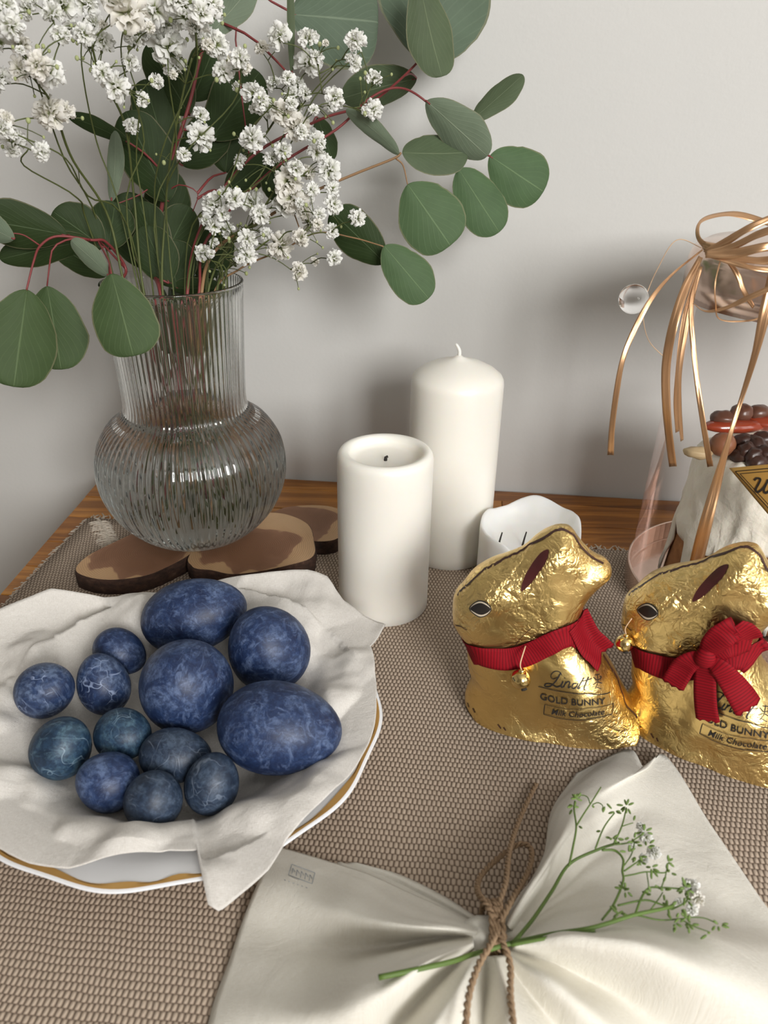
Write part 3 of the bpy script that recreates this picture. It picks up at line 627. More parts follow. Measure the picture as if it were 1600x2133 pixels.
# ------------------------------------------------------------------ candles
def candle(name, label, x, y, r, h, kind, mat):
    root = thing(name, label, 'candle', (x, y, RT+.0012))
    if kind == 'new':
        prof = [(0, 0), (r-.002, 0), (r, .002)]+[(r, z) for z in np.linspace(.01, h-.012, 12)]+[(r-.0004, h-.009), (r-.002, h-.006), (r-.007, h-.002), (r-.016, h+.0025), (r-.026, h+.0055), (.004, h+.0075), (.002, h+.009), (0, h+.009)]
        V, Fc = lathe(prof, 72); obj('wax_body', mesh(V, Fc), mat, root)
        V, Fc = tube(cr([(0, 0, h+.007), (.0003, 0, h+.012), (-.0015, 0, h+.016), (-.003, .0005, h+.0175)], 10), (.0016, .0009), 8); obj('wick', mesh(V, Fc), mat, root)
    elif kind == 'used':
        prof = [(0, 0), (r-.002, 0), (r, .002)]+[(r, z) for z in np.linspace(.01, h-.006, 12)]+[(r-.0006, h-.003), (r-.0022, h-.0006), (r-.0045, h), (r-.0075, h-.0008), (r-.0088, h-.0035), (r-.0098, h-.006), (r-.014, h-.0072), (.004, h-.0078), (0, h-.008)]
        V, Fc = lathe(prof, 72, lambda rr, z, t, j: rr*(1+.012*math.sin(3*t+1)) if j > 18 else rr); obj('wax_body', mesh(V, Fc), mat, root)
        V, Fc = tube([(0, 0, h-.010), (.0004, 0, h-.0055), (.0018, .0004, h-.0050)], (.0013, .0009), 8); obj('wick', mesh(V, Fc), MT['soot_and_slot_shade'], root, label='burnt black wick')
    else:
        n = 96; V = []; ns = 0
        rim = lambda t: h+.0065*math.sin(t)+.0035*math.sin(2*t+.4)+.0022*math.sin(5*t+1)+.0018*nz(3*math.cos(t), 3*math.sin(t), 4.)
        for i in range(n):
            t = 2*math.pi*i/n; z1 = rim(t); wr = 1+.02*nz(2*math.cos(t), 2*math.sin(t)); ri = r-.0022+.0008*nz(4*math.cos(t), 4*math.sin(t), 9)
            pr = [(0, 0), (r-.002, 0), (r, .002), (r, z1*.3), (r, z1*.6), (r*wr, z1*.9), (r*wr-.0003, z1-.0008), (r*wr-.0012, z1), (ri-.0004, z1-.001), (ri-.003, z1-.005), (ri-.007, h-.009), (ri-.014, h-.0105), (.006, h-.011), (0, h-.011)]
            ns = len(pr)
            for (a, z) in pr: V.append((a*math.cos(t), a*math.sin(t), z))
        obj('wax_body', mesh(V, grid_faces(n, ns, True)), mat, root)
        for (dx, dy) in ((-.0255, -.0115), (-.0070, -.0100)):
            V, Fc = tube(cr([(dx, dy, h-.0125), (dx+.0008, dy, h-.006), (dx+.002, dy, h+.001)], 8), (.0009, .0005), 6); obj('wick', mesh(V, Fc), MT['soot_and_slot_shade'], root, label='thin burnt wick standing in the hollow')
    return root
candle('pillar_candle', 'tallest white pillar candle, unlit with a fresh white wick, behind the shorter one', .0545, .566, .0355, .161, 'new', wax_m)
candle('pillar_candle', 'mid height white pillar candle with flat burnt top and tiny black wick, beside the plate', .0003, .4860, .0335, .1265, 'used', wax_m)
candle('pillar_candle', 'lowest white candle, burnt hollow with a wavy rim, behind the left gold rabbit', .1125, .5150, .0385, .0520, 'hollow', wax_w)

# ------------------------------------------------------------------ plate
PX_, PY_ = -.115, .335; PR = .1145; PZ0 = RT+.0012
def plate_z(r):      # upper surface above the table
    return PZ0+float(np.interp(r, [0, .054, .065, .083, .098, .1145], [.006, .006, .010, .021, .0255, .0285]))
plate = thing('porcelain_plate', 'white porcelain plate with a scalloped gilded rim under the linen and blue eggs', 'plate', (PX_, PY_, PZ0))
up = [(r, plate_z(r)-PZ0) for r in np.linspace(0, PR, 40)]; lo = [(PR+.0006, .0278), (PR-.001, .0262)]+[(r, max(.0, float(np.interp(r, [0, .045, .05, .06, .066, .085, .10, .117], [.003, .003, 0, 0, .005, .0165, .021, .0245])))) for r in np.linspace(PR-.003, 0, 36)]
scal = lambda r, z, t, j: r*(1+.010*math.cos(12*t+.5)*max(0, (r-.085)/.032)) if r > .085 else r
V, Fc = lathe(up+lo, 216, scal); obj('dish', mesh(V, Fc), porcelain, plate)
gr = [(r, float(np.interp(r, [.098, .1145], [.0255, .0285]))+.00025) for r in np.linspace(PR-.0042, PR-.0012, 6)]
V, Fc = lathe(gr, 216, lambda r, z, t, j: scal(r, z, t, j)+(.0009*math.sin(24*t+2*math.sin(5*t)) if j < 2 else 0)); obj('gilded_rim', mesh(V, Fc), gold_rim, plate, label='gold painted rim')

# ------------------------------------------------------------------ linen napkin in the plate
B_ = [(803, 1303, .034), (772, 1345, .036), (781, 1400, .037), (784, 1455, .0365), (780, 1510, .036), (756, 1572, .0355), (717, 1632, .0355), (655, 1694, .0355), (595, 1750, .0355), (560, 1808, .036), (512, 1852, .0345),
      (457, 1898, .032), (430, 1884, .033), (412, 1768, .037), (350, 1768, .0365), (250, 1790, .037), (140, 1806, .038), (60, 1795, .038), (5, 1768, .038), (-70, 1720, .038), (-130, 1630, .038), (-150, 1520, .04), (-130, 1400, .042),
      (-70, 1315, .045), (-10, 1270, .049), (60, 1242, .051), (105, 1224, .052), (160, 1232, .048), (215, 1243, .045), (290, 1240, .045), (370, 1226, .046), (440, 1214, .047), (510, 1198, .048), (575, 1189, .050), (640, 1191, .050), (682, 1206, .047), (715, 1248, .042), (760, 1282, .037)]
bt = []
for (x, y, z) in B_:
    p = PZ(x, y, z); bt.append((math.atan2(p[1]-PY_, p[0]-PX_), math.hypot(p[0]-PX_, p[1]-PY_), z))
bt.sort(); ta = np.array([b[0] for b in bt]); ra = np.array([b[1] for b in bt]); za = np.array([b[2] for b in bt])
ta3 = np.concatenate([ta-2*math.pi, ta, ta+2*math.pi]); ra3 = np.tile(ra, 3); za3 = np.tile(za, 3)
def cloth_pt(th, s):
    R = float(np.interp(th, ta3, ra3)); zo = float(np.interp(th, ta3, za3)); r = .092*s/.66 if s < .66 else .092+(R-.092)*(s-.66)/.34
    rc = min(r, PR*.97); zb = plate_z(rc)+.0022
    k = min(1, max(0, (r-.062)/(max(R, .09)-.062))); k = k*k*(3-2*k)
    z = zb*(1-k)+zo*k if r <= PR else max(0, zb*(1-k)+zo*k)
    if R > PR+.004 and r > PR*.93:                                 # hanging corner
        kk = min(1, (r-PR*.93)/(R-PR*.93)); z = (plate_z(PR)+.0045)*(1-kk**2)+zo*kk**2
    return r, z, k, R
def foldz(x, y, r, th):
    q = min(1, max(0, (r-.055)/.03)); w = nz(math.cos(th)*2.3, math.sin(th)*2.3, r*10)
    f1 = math.sin(th*7+3*w)*.0048*q
    f2 = nz(x*34, y*34, 3.3)*.0095*q+nz(x*90, y*90, 7)*.0016*min(1, r/.03)
    return max(-.0010, f1*.7+f2)
nt, nr = 420, 84; V = []; UV = []
for i in range(nt):
    th = -math.pi+2*math.pi*i/nt
    for j in range(nr):
        s = j/(nr-1); r, z, k, R = cloth_pt(th, s); x = PX_+r*math.cos(th); y = PY_+r*math.sin(th)
        z += foldz(x, y, r, th)*(1-.5*max(0, s-.8)/.2)
        if r < PR+.002: z = max(z, plate_z(min(r, PR))+.0016)
        V.append((x, y, z)); UV.append((x, y))
CLV = np.array(V).reshape(nt, nr, 3)
cloth = wobj('linen_napkin', V, grid_faces(nt, nr, True), linen_white, None, uv=UV); solid(cloth, .0007, 1)
put(cloth, 'white linen napkin spread inside the gilt plate under the blue eggs', 'napkin')
def cloth_h(x, y):
    d = np.linalg.norm(CLV[:, :, :2].reshape(-1, 2)-np.array([x, y]), axis=1); k = np.argsort(d)[:6]; return float(CLV.reshape(-1, 3)[k, 2].max())

# ------------------------------------------------------------------ eggs
def egg_me(L, W):
    prof = []
    for j in range(25):
        t = math.pi*j/24; z = -math.cos(t); r = math.sin(t)*(1-.10*z-.02*z*z); prof.append((max(0, r)*W/2, z*L/2))
    return mesh(*lathe(prof, 40))
# px centre, z centre, long px, short px, in-image angle of the long axis (deg, 0=right, ccw), tilt towards camera, material, label
EGGS = [
 (405, 1281, .050, 222, 152, 14, 0, egg_blue, 'large blue egg lying lengthwise at the back of the plate'),
 (559, 1349, .047, 190, 168, 110, 35, egg_blue, 'large blue egg at the right back, beside the raised napkin fold'),
 (387, 1426, .046, 208, 192, 95, 55, egg_blue, 'large matt blue egg with fine speckles in the middle of the pile'),
 (583, 1516, .042, 260, 190, -6, 0, egg_blue, 'biggest marbled blue egg lying on its side nearest the right rim'),
 (250, 1358, .037, 114, 92, -30, 0, egg_blue, 'small blue egg tucked left of the large back egg'),
 (215, 1424, .036, 134, 105, 105, 15, egg_vein, 'small pointed blue egg with a pale patch, between the leftmost egg and the middle one'),
 (95, 1437, .042, 128, 114, 20, 25, egg_vein, 'leftmost small blue egg with pale crackle lines'),
 (128, 1556, .035, 136, 122, 60, 20, egg_teal, 'small teal blue egg with green crackle veins at the lower left of the pile'),
 (257, 1530, .034, 122, 108, 0, 20, egg_teal, 'small dark blue veined egg just left below the speckled middle egg'),
 (366, 1574, .032, 150, 112, -4, 0, egg_slate, 'small slate blue egg lying flat below the speckled middle egg'),
 (224, 1628, .030, 130, 122, 150, 30, egg_blue, 'plain small blue egg between the teal one and the frontmost one'),
 (320, 1665, .031, 124, 120, 70, 35, egg_slate, 'frontmost small slate blue egg with faint cracks'),
 (442, 1631, .031, 134, 112, 75, 15, egg_slate, 'small dark slate egg at the front right of the pile, against the napkin fold')]
for (x, y, z, L, W, ang, tilt, m, lab) in EGGS:
    for _ in range(3):
        P = PZ(x, y, z); k = mpx(P); rr = W*k/2; fl = cloth_h(P[0], P[1])
        z = max(z, min(fl+rr*.93, z+.004)); 
    P = PZ(x, y, z); a = math.radians(ang); dimg = R2*math.cos(a)+U2*math.sin(a); ti = math.radians(tilt); d = dimg*math.cos(ti)-_f*math.sin(ti)
    o = obj('egg', egg_me(L*k, W*k), m, None, tuple(P)); o.rotation_euler = Vector(d).to_track_quat('Z', 'Y').to_euler()
    put(o, lab, 'egg', 'blue dyed eggs in the plate')

# ------------------------------------------------------------------ gold foil rabbits
BX, BY = .108, .366
def img_local(px, py, T, depth=.0):
    """pixel -> rabbit-local (x, z) on the plane local y = -depth"""
    cx, cy_, rz = T; n = np.array([math.sin(rz), -math.cos(rz), 0.])       # local -Y in world
    o = np.array([cx, cy_, 0])+n*depth; d = ray(px, py); t_ = ((o-EYE) @ n)/(d @ n); p = EYE+d*t_-np.array([cx, cy_, 0])
    ex = np.array([math.cos(rz), math.sin(rz), 0]); return float(p @ ex), float(p[2])
T1 = (BX, BY, math.radians(-8)); T2 = (.202, .346, math.radians(-29))
OUT = [(942, 1284), (945, 1250), (962, 1229), (984, 1203), (1018, 1182), (1056, 1167), (1090, 1152), (1120, 1127), (1149, 1112), (1171, 1108), (1190, 1113), (1209, 1138), (1234, 1163), (1260, 1176), (1272, 1193), (1268, 1212), (1247, 1229), (1226, 1250), (1213, 1271), (1208, 1297),
       (1222, 1333), (1246, 1360), (1273, 1394), (1294, 1433), (1313, 1468), (1329, 1490)]
OUTL = [(970, 1486), (968, 1452), (980, 1420), (975, 1394), (972, 1362), (968, 1340), (952, 1316), (943, 1301)]
side = [img_local(*p, T1) for p in OUT]; side2 = [img_local(*p, T1) for p in OUTL]
zb = .0
side_r = cr(np.array(side), 150); side_l = cr(np.array(side2), 60)
poly = np.concatenate([side_r, [(side_r[-1][0]+.001, .006), (side_r[-1][0]-.001, 0)], [(side_l[0][0]+.004, 0), (side_l[0][0], .003)], side_l])
open_line = np.concatenate([side_l, side_r]);          # the non-bottom outline
def seg_dist(P, L):
    A_ = L[:-1]; D = L[1:]-A_; dd = (D*D).sum(1)+1e-15; best = np.full(len(P), 1e9); near = np.zeros_like(P)
    for a, d, q in zip(A_, D, dd):
        t_ = np.clip(((P-a) @ d)/q, 0, 1); C = a+t_[:, None]*d; e = np.hypot(*(P-C).T); m = e < best; best[m] = e[m]; near[m] = C[m]
    return best, near
def inside(P, L):
    x, y = P[:, 0], P[:, 1]; c = np.zeros(len(P), bool); n = len(L)
    for i in range(n):
        x1, y1 = L[i]; x2, y2 = L[(i+1) % n]
        if y1 == y2: continue
        m = ((y1 > y) != (y2 > y)) & (x < (x2-x1)*(y-y1)/(y2-y1)+x1); c ^= m
    return c
GS = .0010; gx = np.arange(-.080, .070, GS); gz = np.arange(0, .152, GS); NX, NZ = len(gx), len(gz)
G = np.array([(x, z) for x in gx for z in gz]); ins = inside(G+np.array([0, 1e-6]), poly); dist, near = seg_dist(G, open_line)
bl = []
for (px, py, T_, R_, s_) in ((1030, 1270, .0205, .022, .020), (1120, 1240, .0175, .020, .018), (1170, 1150, .0125, .013, .014), (1240, 1195, .0100, .012, .014), (1080, 1350, .0170, .018, .014), (1040, 1440, .0200, .022, .022), (1180, 1400, .0240, .026, .018), (1200, 1500, .0285, .026, .024), (1120, 1540, .0275, .024, .024), (1300, 1500, .0185, .016, .014), (1000, 1490, .0120, .012, .014)):
    bl.append((*img_local(px, py, T1, .015), T_, R_, s_))
def thick(P, d):
    W = np.zeros(len(P)); TT_ = np.zeros(len(P)); RR = np.zeros(len(P))
    for (x, z, a, r, s) in bl:
        w = np.exp(-((P[:, 0]-x)**2+(P[:, 1]-z)**2)/(2*s*s))+1e-9; W += w; TT_ += w*a; RR += w*r
    a = TT_/W; r = RR/W; k = np.clip(d/r, 0, 1); t_ = a*np.sqrt(np.clip(1-(1-k)**2.2, 0, 1))
    def bump(px, py, amp, s, sy=None):
        x, z = img_local(px, py, T1, .018); return amp*np.exp(-((P[:, 0]-x)**2/(2*s*s)+(P[:, 1]-z)**2/(2*(sy or s)**2)))
    e = np.clip(d/.006, 0, 1)
    t_ = t_+e*(bump(1235, 1440, .0035, .012, .014)+bump(1010, 1262, .002, .008)-bump(1140, 1515, .0030, .008, .006)+bump(1060, 1530, .0025, .012, .006)-bump(1090, 1365, .002, .02, .004)-bump(1060, 1195, .002, .010, .005)+bump(1150, 1190, .0022, .008, .012)-bump(1085, 1470, .0022, .006, .016))
    return np.maximum(t_, 0)
tg = np.where(ins, thick(G, dist), 0).reshape(NX, NZ)
insg = ins.reshape(NX, NZ)
for _ in range(3):
    s_ = tg.copy(); s_[1:-1, 1:-1] = (tg[1:-1, 1:-1]*4+tg[:-2, 1:-1]+tg[2:, 1:-1]+tg[1:-1, :-2]+tg[1:-1, 2:])/8; s_[:, 0] = s_[:, 1]; tg = np.where(insg & (dist.reshape(NX, NZ) > .0012), s_, tg)
def t_at(x, z):
    i = (x-gx[0])/GS; j = z/GS; i = min(max(i, 0), NX-1.001); j = min(max(j, 0), NZ-1.001); a, b = int(i), int(j); u, v = i-a, j-b
    return (tg[a, b]*(1-u)+tg[a+1, b]*u)*(1-v)+(tg[a, b+1]*(1-u)+tg[a+1, b+1]*u)*v
def foil_noise(x, z): return .00035*nz(x*150, z*150, 1)+.0007*nz(x*60, z*60, 5)
# mesh
idx = {}; VB = []; FB = []
cells = [(i, j) for i in range(NX-1) for j in range(NZ-1) if insg[i, j] or insg[i+1, j] or insg[i, j+1] or insg[i+1, j+1]]
def vid(i, j, sgn):
    k = (i, j); d = dist.reshape(NX, NZ)[i, j]
    if insg[i, j]:
        key = (i, j, sgn)
        if key not in idx:
            x, z = gx[i], gz[j]; tt = max(.00015, tg[i, j]+foil_noise(x, z)*min(1, d/.004)); idx[key] = len(VB); VB.append((x, sgn*tt, z))
        return idx[key]
    key = (i, j, 0)
    if key not in idx:
        n_ = near.reshape(NX, NZ, 2)[i, j]; idx[key] = len(VB); VB.append((n_[0], 0, max(0, n_[1])))
    return idx[key]
for (i, j) in cells:
    for sgn in (-1, 1):
        q = [vid(i, j, sgn), vid(i+1, j, sgn), vid(i+1, j+1, sgn), vid(i, j+1, sgn)]; q = q if sgn < 0 else q[::-1]
        if len(set(q)) > 2:
            qq = [];  [qq.append(k) for k in q if k not in qq]; FB.append(tuple(qq))
for i in range(NX-1):
    q = [vid(i, 0, -1), vid(i, 0, 1), vid(i+1, 0, 1), vid(i+1, 0, -1)] if (insg[i, 0] or insg[i+1, 0]) else None
    if q:
        qq = []; [qq.append(k) for k in q if k not in qq]
        if len(qq) > 2: FB.append(tuple(qq))
body_me = mesh(VB, FB); body_me.name = 'foil_body'; body_me.materials.append(foil_m)
def px_loc(px, py, T):
    d = .018
    for _ in range(7): x, z = img_local(px, py, T, d); d = .5*d+.5*(t_at(x, z)+.0003)
    return x, z
def surf(x, z, off, sgn=-1): return (x, sgn*(max(0, t_at(x, z)+foil_noise(x, z))+off), z)
def fan_patch(name, px, mat, root, T, off, n=40, rings=6):
    P = np.array([px_loc(a, b, T) for a, b in px]); P = cr(P, n, True) if len(P) > 4 else P; c = P.mean(0); n = len(P); V = [surf(*c, off)]; Fc = []
    for k in range(1, rings+1):
        for q in P: x, z = c+(q-c)*k/rings; V.append(surf(x, z, off))
    for i in range(n): Fc.append((0, 1+i, 1+(i+1) % n))
    for k in range(rings-1):
        for i in range(n): a = 1+k*n; Fc.append((a+i, a+n+i, a+n+(i+1) % n, a+(i+1) % n))
    return obj(name, mesh(V, Fc), mat, root)
def stroke(mb, pts, w, off=.00045, smooth_=True, m=None):
    P = np.array(pts); P = cr(P, m or max(6, len(P)*5)) if smooth_ else cr(P, 12) if len(P) == 2 else P
    D = np.gradient(P, axis=0); D /= np.linalg.norm(D, axis=1)[:, None]+1e-12; N = np.stack([-D[:, 1], D[:, 0]], 1); V = []
    for i, p in enumerate(P):
        ww = w[min(i*len(w)//len(P), len(w)-1)] if isinstance(w, (list, tuple)) else w
        for s in (-1, 1): x, z = p+N[i]*ww/2*s; V.append(surf(x, z, off))
    mb.add(V, grid_faces(len(P), 2))
def text_2d(body):
    cu = bpy.data.curves.new('t', 'FONT'); cu.body = body; cu.resolution_u = 3; cu.offset = .012; ob = bpy.data.objects.new('t', cu); COL.objects.link(ob)
    bpy.context.view_layer.update(); me = ob.to_mesh(); V = np.array([v.co[:2] for v in me.vertices]); Fc = [tuple(p.vertices) for p in me.polygons]; ob.to_mesh_clear(); bpy.data.objects.remove(ob); bpy.data.curves.remove(cu); return V, Fc
def z8(pts): return [(940+x/4, 1280+y/4) for x, y in pts]
def decal_meshes():
    S = lambda pts: [px_loc(a, b, T1) for a, b in z8(pts)]
    lb = MB()
    for pts, w in (([(915, 545), (900, 520), (865, 512), (835, 528), (824, 556), (842, 576), (880, 562)], .00042), ([(908, 522), (885, 565), (855, 605), (820, 636), (785, 642), (772, 630), (790, 618), (830, 620), (870, 640), (905, 630), (925, 600)], .0007),
                   ([(926, 594), (910, 625), (913, 643), (932, 634)], .0007), ([(950, 596), (930, 642)], .0006), ([(936, 625), (960, 600), (982, 598), (972, 630), (970, 645), (990, 632)], .0006),
                   ([(1040, 608), (1012, 612), (1000, 640), (1015, 650), (1040, 632), (1052, 606)], .0006), ([(1102, 560), (1075, 605), (1048, 650), (1070, 645)], .0006), ([(1140, 555), (1115, 610), (1100, 655), (1112, 665)], .0007), ([(1085, 592), (1120, 584), (1168, 568)], .0004),
                   ([(938, 572), (944, 566)], .0005)):
        stroke(lb, S(pts), w)
    for pts in ([(1195, 655), (1215, 600), (1212, 530)], [(1180, 560), (1212, 585), (1245, 560)], [(1175, 620), (1212, 600), (1250, 610)], [(1195, 540), (1230, 535)], [(1235, 590), (1245, 560), (1230, 550)], [(1200, 640), (1245, 655)]): stroke(lb, S(pts), .0003)
    stroke(lb, S([(720, 640), (850, 668), (1000, 690), (1150, 697), (1322, 684)]), .00045)
    stroke(lb, S([(775, 785), (768, 830), (765, 862)]), .0004); stroke(lb, S([(765, 862), (900, 900), (1050, 912), (1200, 897), (1337, 862)]), .0005)
    stroke(lb, S([(1337, 862), (1343, 820), (1345, 776)]), .0004); stroke(lb, S([(775, 785), (950, 822), (1150, 815), (1345, 776)]), .0003)
    for body, (x0, x1), hgt, ys, shear, bold in (('GOLD BUNNY', (735, 1280), 52, ((735, 742), (1000, 790), (1280, 782)), 0, 0), ('Milk Chocolate', (828, 1272), 44, ((828, 862), (1040, 888), (1272, 865)), .25, 0)):
        V2, F2 = text_2d(body); V2 = V2.copy(); hx = V2[:, 1].max(); V2[:, 0] += V2[:, 1]*shear; mn, mxx = V2[:, 0].min(), V2[:, 0].max(); out = []
        A_ = np.polyfit([p[0] for p in ys], [p[1] for p in ys], 2)
        for x, y in V2:
            X = x0+(x-mn)/(mxx-mn)*(x1-x0); Y = np.polyval(A_, X)-y/hx*hgt; a, b = px_loc(*z8([(X, Y)])[0], T1); out.append(surf(a, b, .0005))
        lb.add(out, F2)
    lines = []; z6 = lambda pts: [px_loc(920+a/2.353, 1080+b/2.353, T1) for a, b in pts]
    for pts, w in (([(235, 262), (300, 225), (380, 185), (450, 140), (540, 92), (595, 84), (640, 105), (680, 160), (735, 215), (790, 245)], .0005), ([(75, 400), (110, 362), (150, 325), (200, 280), (235, 262)], .0004), ([(66, 545), (90, 553), (122, 572)], .0005), ([(124, 922), (131, 945)], .0007), ([(150, 948), (160, 972)], .0007), ([(272, 1030), (288, 1052)], .0007), ([(300, 1046), (312, 1062)], .0007),
                   ([(790, 690), (850, 790), (880, 870), (905, 940), (955, 995)], .0004), ([(355, 652), (385, 610), (440, 560)], .0003)):
        o2 = MB(); stroke(o2, z6(pts), w); lines.append(mesh(o2.V(), o2.f, False))
    return mesh(lb.V(), lb.f, False), lines
lab_me, line_mes = decal_meshes()
lab_me.materials.append(MT['print_black'])
for m_ in line_mes: m_.materials.append(MT['print_brown'])
def strip(path, widths, offs, T, px=True, nc=7, closed=False, sgn=-1, n=40, uv0=0, zig=0):
    """ribbon lying on the rabbit: path of pixels (or local xz), half of it mirrored for the far side"""
    P = np.array([px_loc(a, b, T) if px else (a, b) for a, b in path]); P = cr(P, n); W = np.interp(np.linspace(0, 1, n), np.linspace(0, 1, len(widths)), widths); O = np.interp(np.linspace(0, 1, n), np.linspace(0, 1, len(offs)), offs)
    D = np.gradient(P, axis=0); D /= np.linalg.norm(D, axis=1)[:, None]+1e-12; N = np.stack([-D[:, 1], D[:, 0]], 1); L = np.concatenate([[0], np.cumsum(np.linalg.norm(np.diff(P, axis=0), axis=1))]); V = []; UV = []
    for i in range(n):
        for j in range(nc):
            s = -1+2*j/(nc-1); x, z = P[i]+N[i]*W[i]/2*s
            if zig and i == n-1: x, z = np.array([x, z])+D[i]*zig*(j % 2)
            V.append(surf(x, z, O[i], sgn)); UV.append((L[i]+uv0, s))
    return V, grid_faces(n, nc), UV
def rabbit(label, T, pxpaths):
    root = thing('foil_rabbit', label, 'rabbit', (T[0], T[1], RT+.0012), T[2], 'gold foil chocolate rabbits')
    obj('foil_body', body_me, foil_m, root)
    obj('printed_label', lab_me, None, root, label='black printed label lettering'); [obj('printed_line', m_, None, root) for m_ in line_mes]
    z6 = lambda pts: [(920+a/2.353, 1080+b/2.353) for a, b in pts]
    fan_patch('ear_print', z6([(520, 178), (478, 197), (430, 262), (396, 330), (388, 382), (430, 350), (478, 285), (510, 232)]), MT['ear_brown'], root, T1, .0004)
    e = fan_patch('eye', z6([(133, 466), (160, 433), (190, 424), (222, 437), (243, 466), (222, 497), (190, 510), (158, 498)]), MT['print_black'], root, T1, .0004)
    fan_patch('eye_white', z6([(138, 466), (162, 437), (190, 429), (219, 441), (238, 466), (219, 493), (190, 504), (161, 493)]), MT['print_white'], e, T1, .0006)
    fan_patch('pupil', z6([(139, 466), (162, 443), (190, 435), (218, 446), (238, 465), (217, 486), (190, 494), (161, 485)]), MT['print_black'], e, T1, .0008)
    return root
r1 = rabbit('left gold foil rabbit with plain red neck ribbon and bell on its chest', T1, None)
r2 = rabbit('right gold foil rabbit with the red bow, partly cut off by the right edge', T2, None)
def ribbon_part(root, name, items, T, off_loop=True, lab=None):
    mb = MB()
    for it in items: mb.add(*strip(*it[0], **(it[1] if len(it) > 1 else {})))
    o = obj(name, mesh(mb.V(), mb.f, True, mb.UV()), red_m, root); solid(o, .0005, 1); return o
W1 = .0135
neck = [(974, 1366), (990, 1372), (1020, 1380), (1055, 1382), (1085, 1375), (1120, 1360), (1165, 1340), (1200, 1324), (1212, 1319)]
for root, in ((r1,), (r2,)):
    ribbon_part(root, 'neck_ribbon', [((neck, [W1], [.0009], T1),), ((neck, [W1], [.0009], T1), dict(sgn=1))], T1)
ribbon_part(r1, 'ribbon_tail', [(([(1203, 1303), (1222, 1322), (1240, 1340), (1256, 1356)], [.0125, .0135], [.0015, .004, .004], T1), dict(zig=.0012, n=20))], T1)
# bow on the right rabbit, in its own pixels
bowz = lambda pts: [(1380+a/5.927, 1280+b/5.925) for a, b in pts]
def free_strip(root, name, path, widths, offs, n=26, zig=0, nc=7, wob=0.0):
    P = np.array([img_local(a, b, T2, .022+o_) for (a, b), o_ in zip(bowz(path), offs)]); O = np.interp(np.linspace(0, 1, n), np.linspace(0, 1, len(offs)), offs); P = cr(P, n)
    W = np.interp(np.linspace(0, 1, n), np.linspace(0, 1, len(widths)), widths); D = np.gradient(P, axis=0); D /= np.linalg.norm(D, axis=1)[:, None]+1e-12; N = np.stack([-D[:, 1], D[:, 0]], 1)
    L = np.concatenate([[0], np.cumsum(np.linalg.norm(np.diff(P, axis=0), axis=1))]); V = []; UV = []
    for i in range(n):
        for j in range(nc):
            s = -1+2*j/(nc-1); x, z = P[i]+N[i]*W[i]/2*s
            if zig and i == n-1: x, z = np.array([x, z])+D[i]*zig*(j % 2)
            y0 = max(t_at(x, z), .012); V.append((x, -(y0+.0015+O[i]+wob*math.sin(s*2.5+i*.3)), z)); UV.append((L[i], s))
    o = obj(name, mesh(V, grid_faces(n, nc), True, UV), red_m, root); solid(o, .0005, 0); return o
free_strip(r2, 'bow_loop', [(480, 640), (600, 560), (760, 500), (930, 500), (1060, 510)], [.006, .012, .0135, .0135, .0125], [.002, .003, .004, .003, .001], 30, wob=.0004)
free_strip(r2, 'bow_loop', [(490, 620), (580, 480), (700, 370), (830, 290), (880, 262)], [.006, .0115, .0140, .0135, .0115], [.003, .006, .008, .007, .006], 30, wob=.0009)
free_strip(r2, 'bow_loop', [(850, 255), (930, 330), (1010, 410), (1070, 470)], [.0105, .0140, .0135, .0115], [.0065, .006, .004, .002], 24, wob=.0006)
free_strip(r2, 'bow_loop', [(500, 630), (380, 640), (250, 720), (160, 850), (110, 930)], [.007, .0105, .0125, .0125, .0130], [.003, .005, .006, .004, .003], 26, .0012, 7, .0005)
free_strip(r2, 'ribbon_tail', [(490, 640), (500, 800), (510, 950), (530, 1150), (560, 1300)], [.007, .0115, .0120, .0125, .0130], [.003, .004, .003, .002, .002], 26, .0012)
free_strip(r2, 'ribbon_tail', [(530, 620), (680, 740), (800, 880), (920, 1040), (1040, 1200)], [.007, .0115, .0120, .0120, .0125], [.003, .005, .004, .003, .002], 26, .0012)
# knot
def blob(name, root, c, r, mat):
    V, Fc = sphere_v(1, 16, 10); V = [(c[0]+v[0]*r[0]*(1+.12*nz(v[0]*2, v[2]*3)), c[1]+v[1]*r[1], c[2]+v[2]*r[2]*(1+.15*nz(v[0]*3, v[2]*2, 3))) for v in V]
    return obj(name, mesh(V, Fc, True, [(v[2], v[0]) for v in V]), mat, root)
kx, kz = img_local(*bowz([(500, 630)])[0], T2, .028); blob('bow_knot', r2, (kx, -(max(t_at(kx, kz), .012)+.006), kz), (.0055, .004, .0062), red_m)
def bell(root, px, py, T, rpx, off):
    x, z = img_local(px, py, T, .02); yy = -(max(t_at(x, z), .004)+off); r = rpx*.44/F; 
    V, Fc = sphere_v(r, 24, 16); o = obj('bell', mesh(V, Fc), brass_m, root, (x, yy, z), label='small round brass bell')
    V, Fc = tube([(0, 0, r*.9), (0, 0, r*1.25)], (r*.35, r*.25), 10); obj('bell_cap', mesh(V, Fc), brass_m, o)
    V, Fc = tube([(.15*r, -r*.80, -r*.65), (.4*r, -r*.72, -r*.62), (.62*r, -r*.60, -r*.54)], (.13*r, .18*r), 6); obj('bell_slot_shade', mesh(V, Fc), MT['soot_and_slot_shade'], o, label='bell slot, its shade painted as a dark strip')  # slot is a solid strip; the opening's shade is put into its colour
    x2, z2 = x+.001, z+r*3.3; V, Fc = tube(cr([(x, yy, z+r*1.1), (x-.0012, yy-.0002, z+r*2.0), (x2, -(t_at(x2, z2)+.0022), z2)], 10), .0004, 6); obj('bell_thread', mesh(V, Fc), MT['elastic'], root)
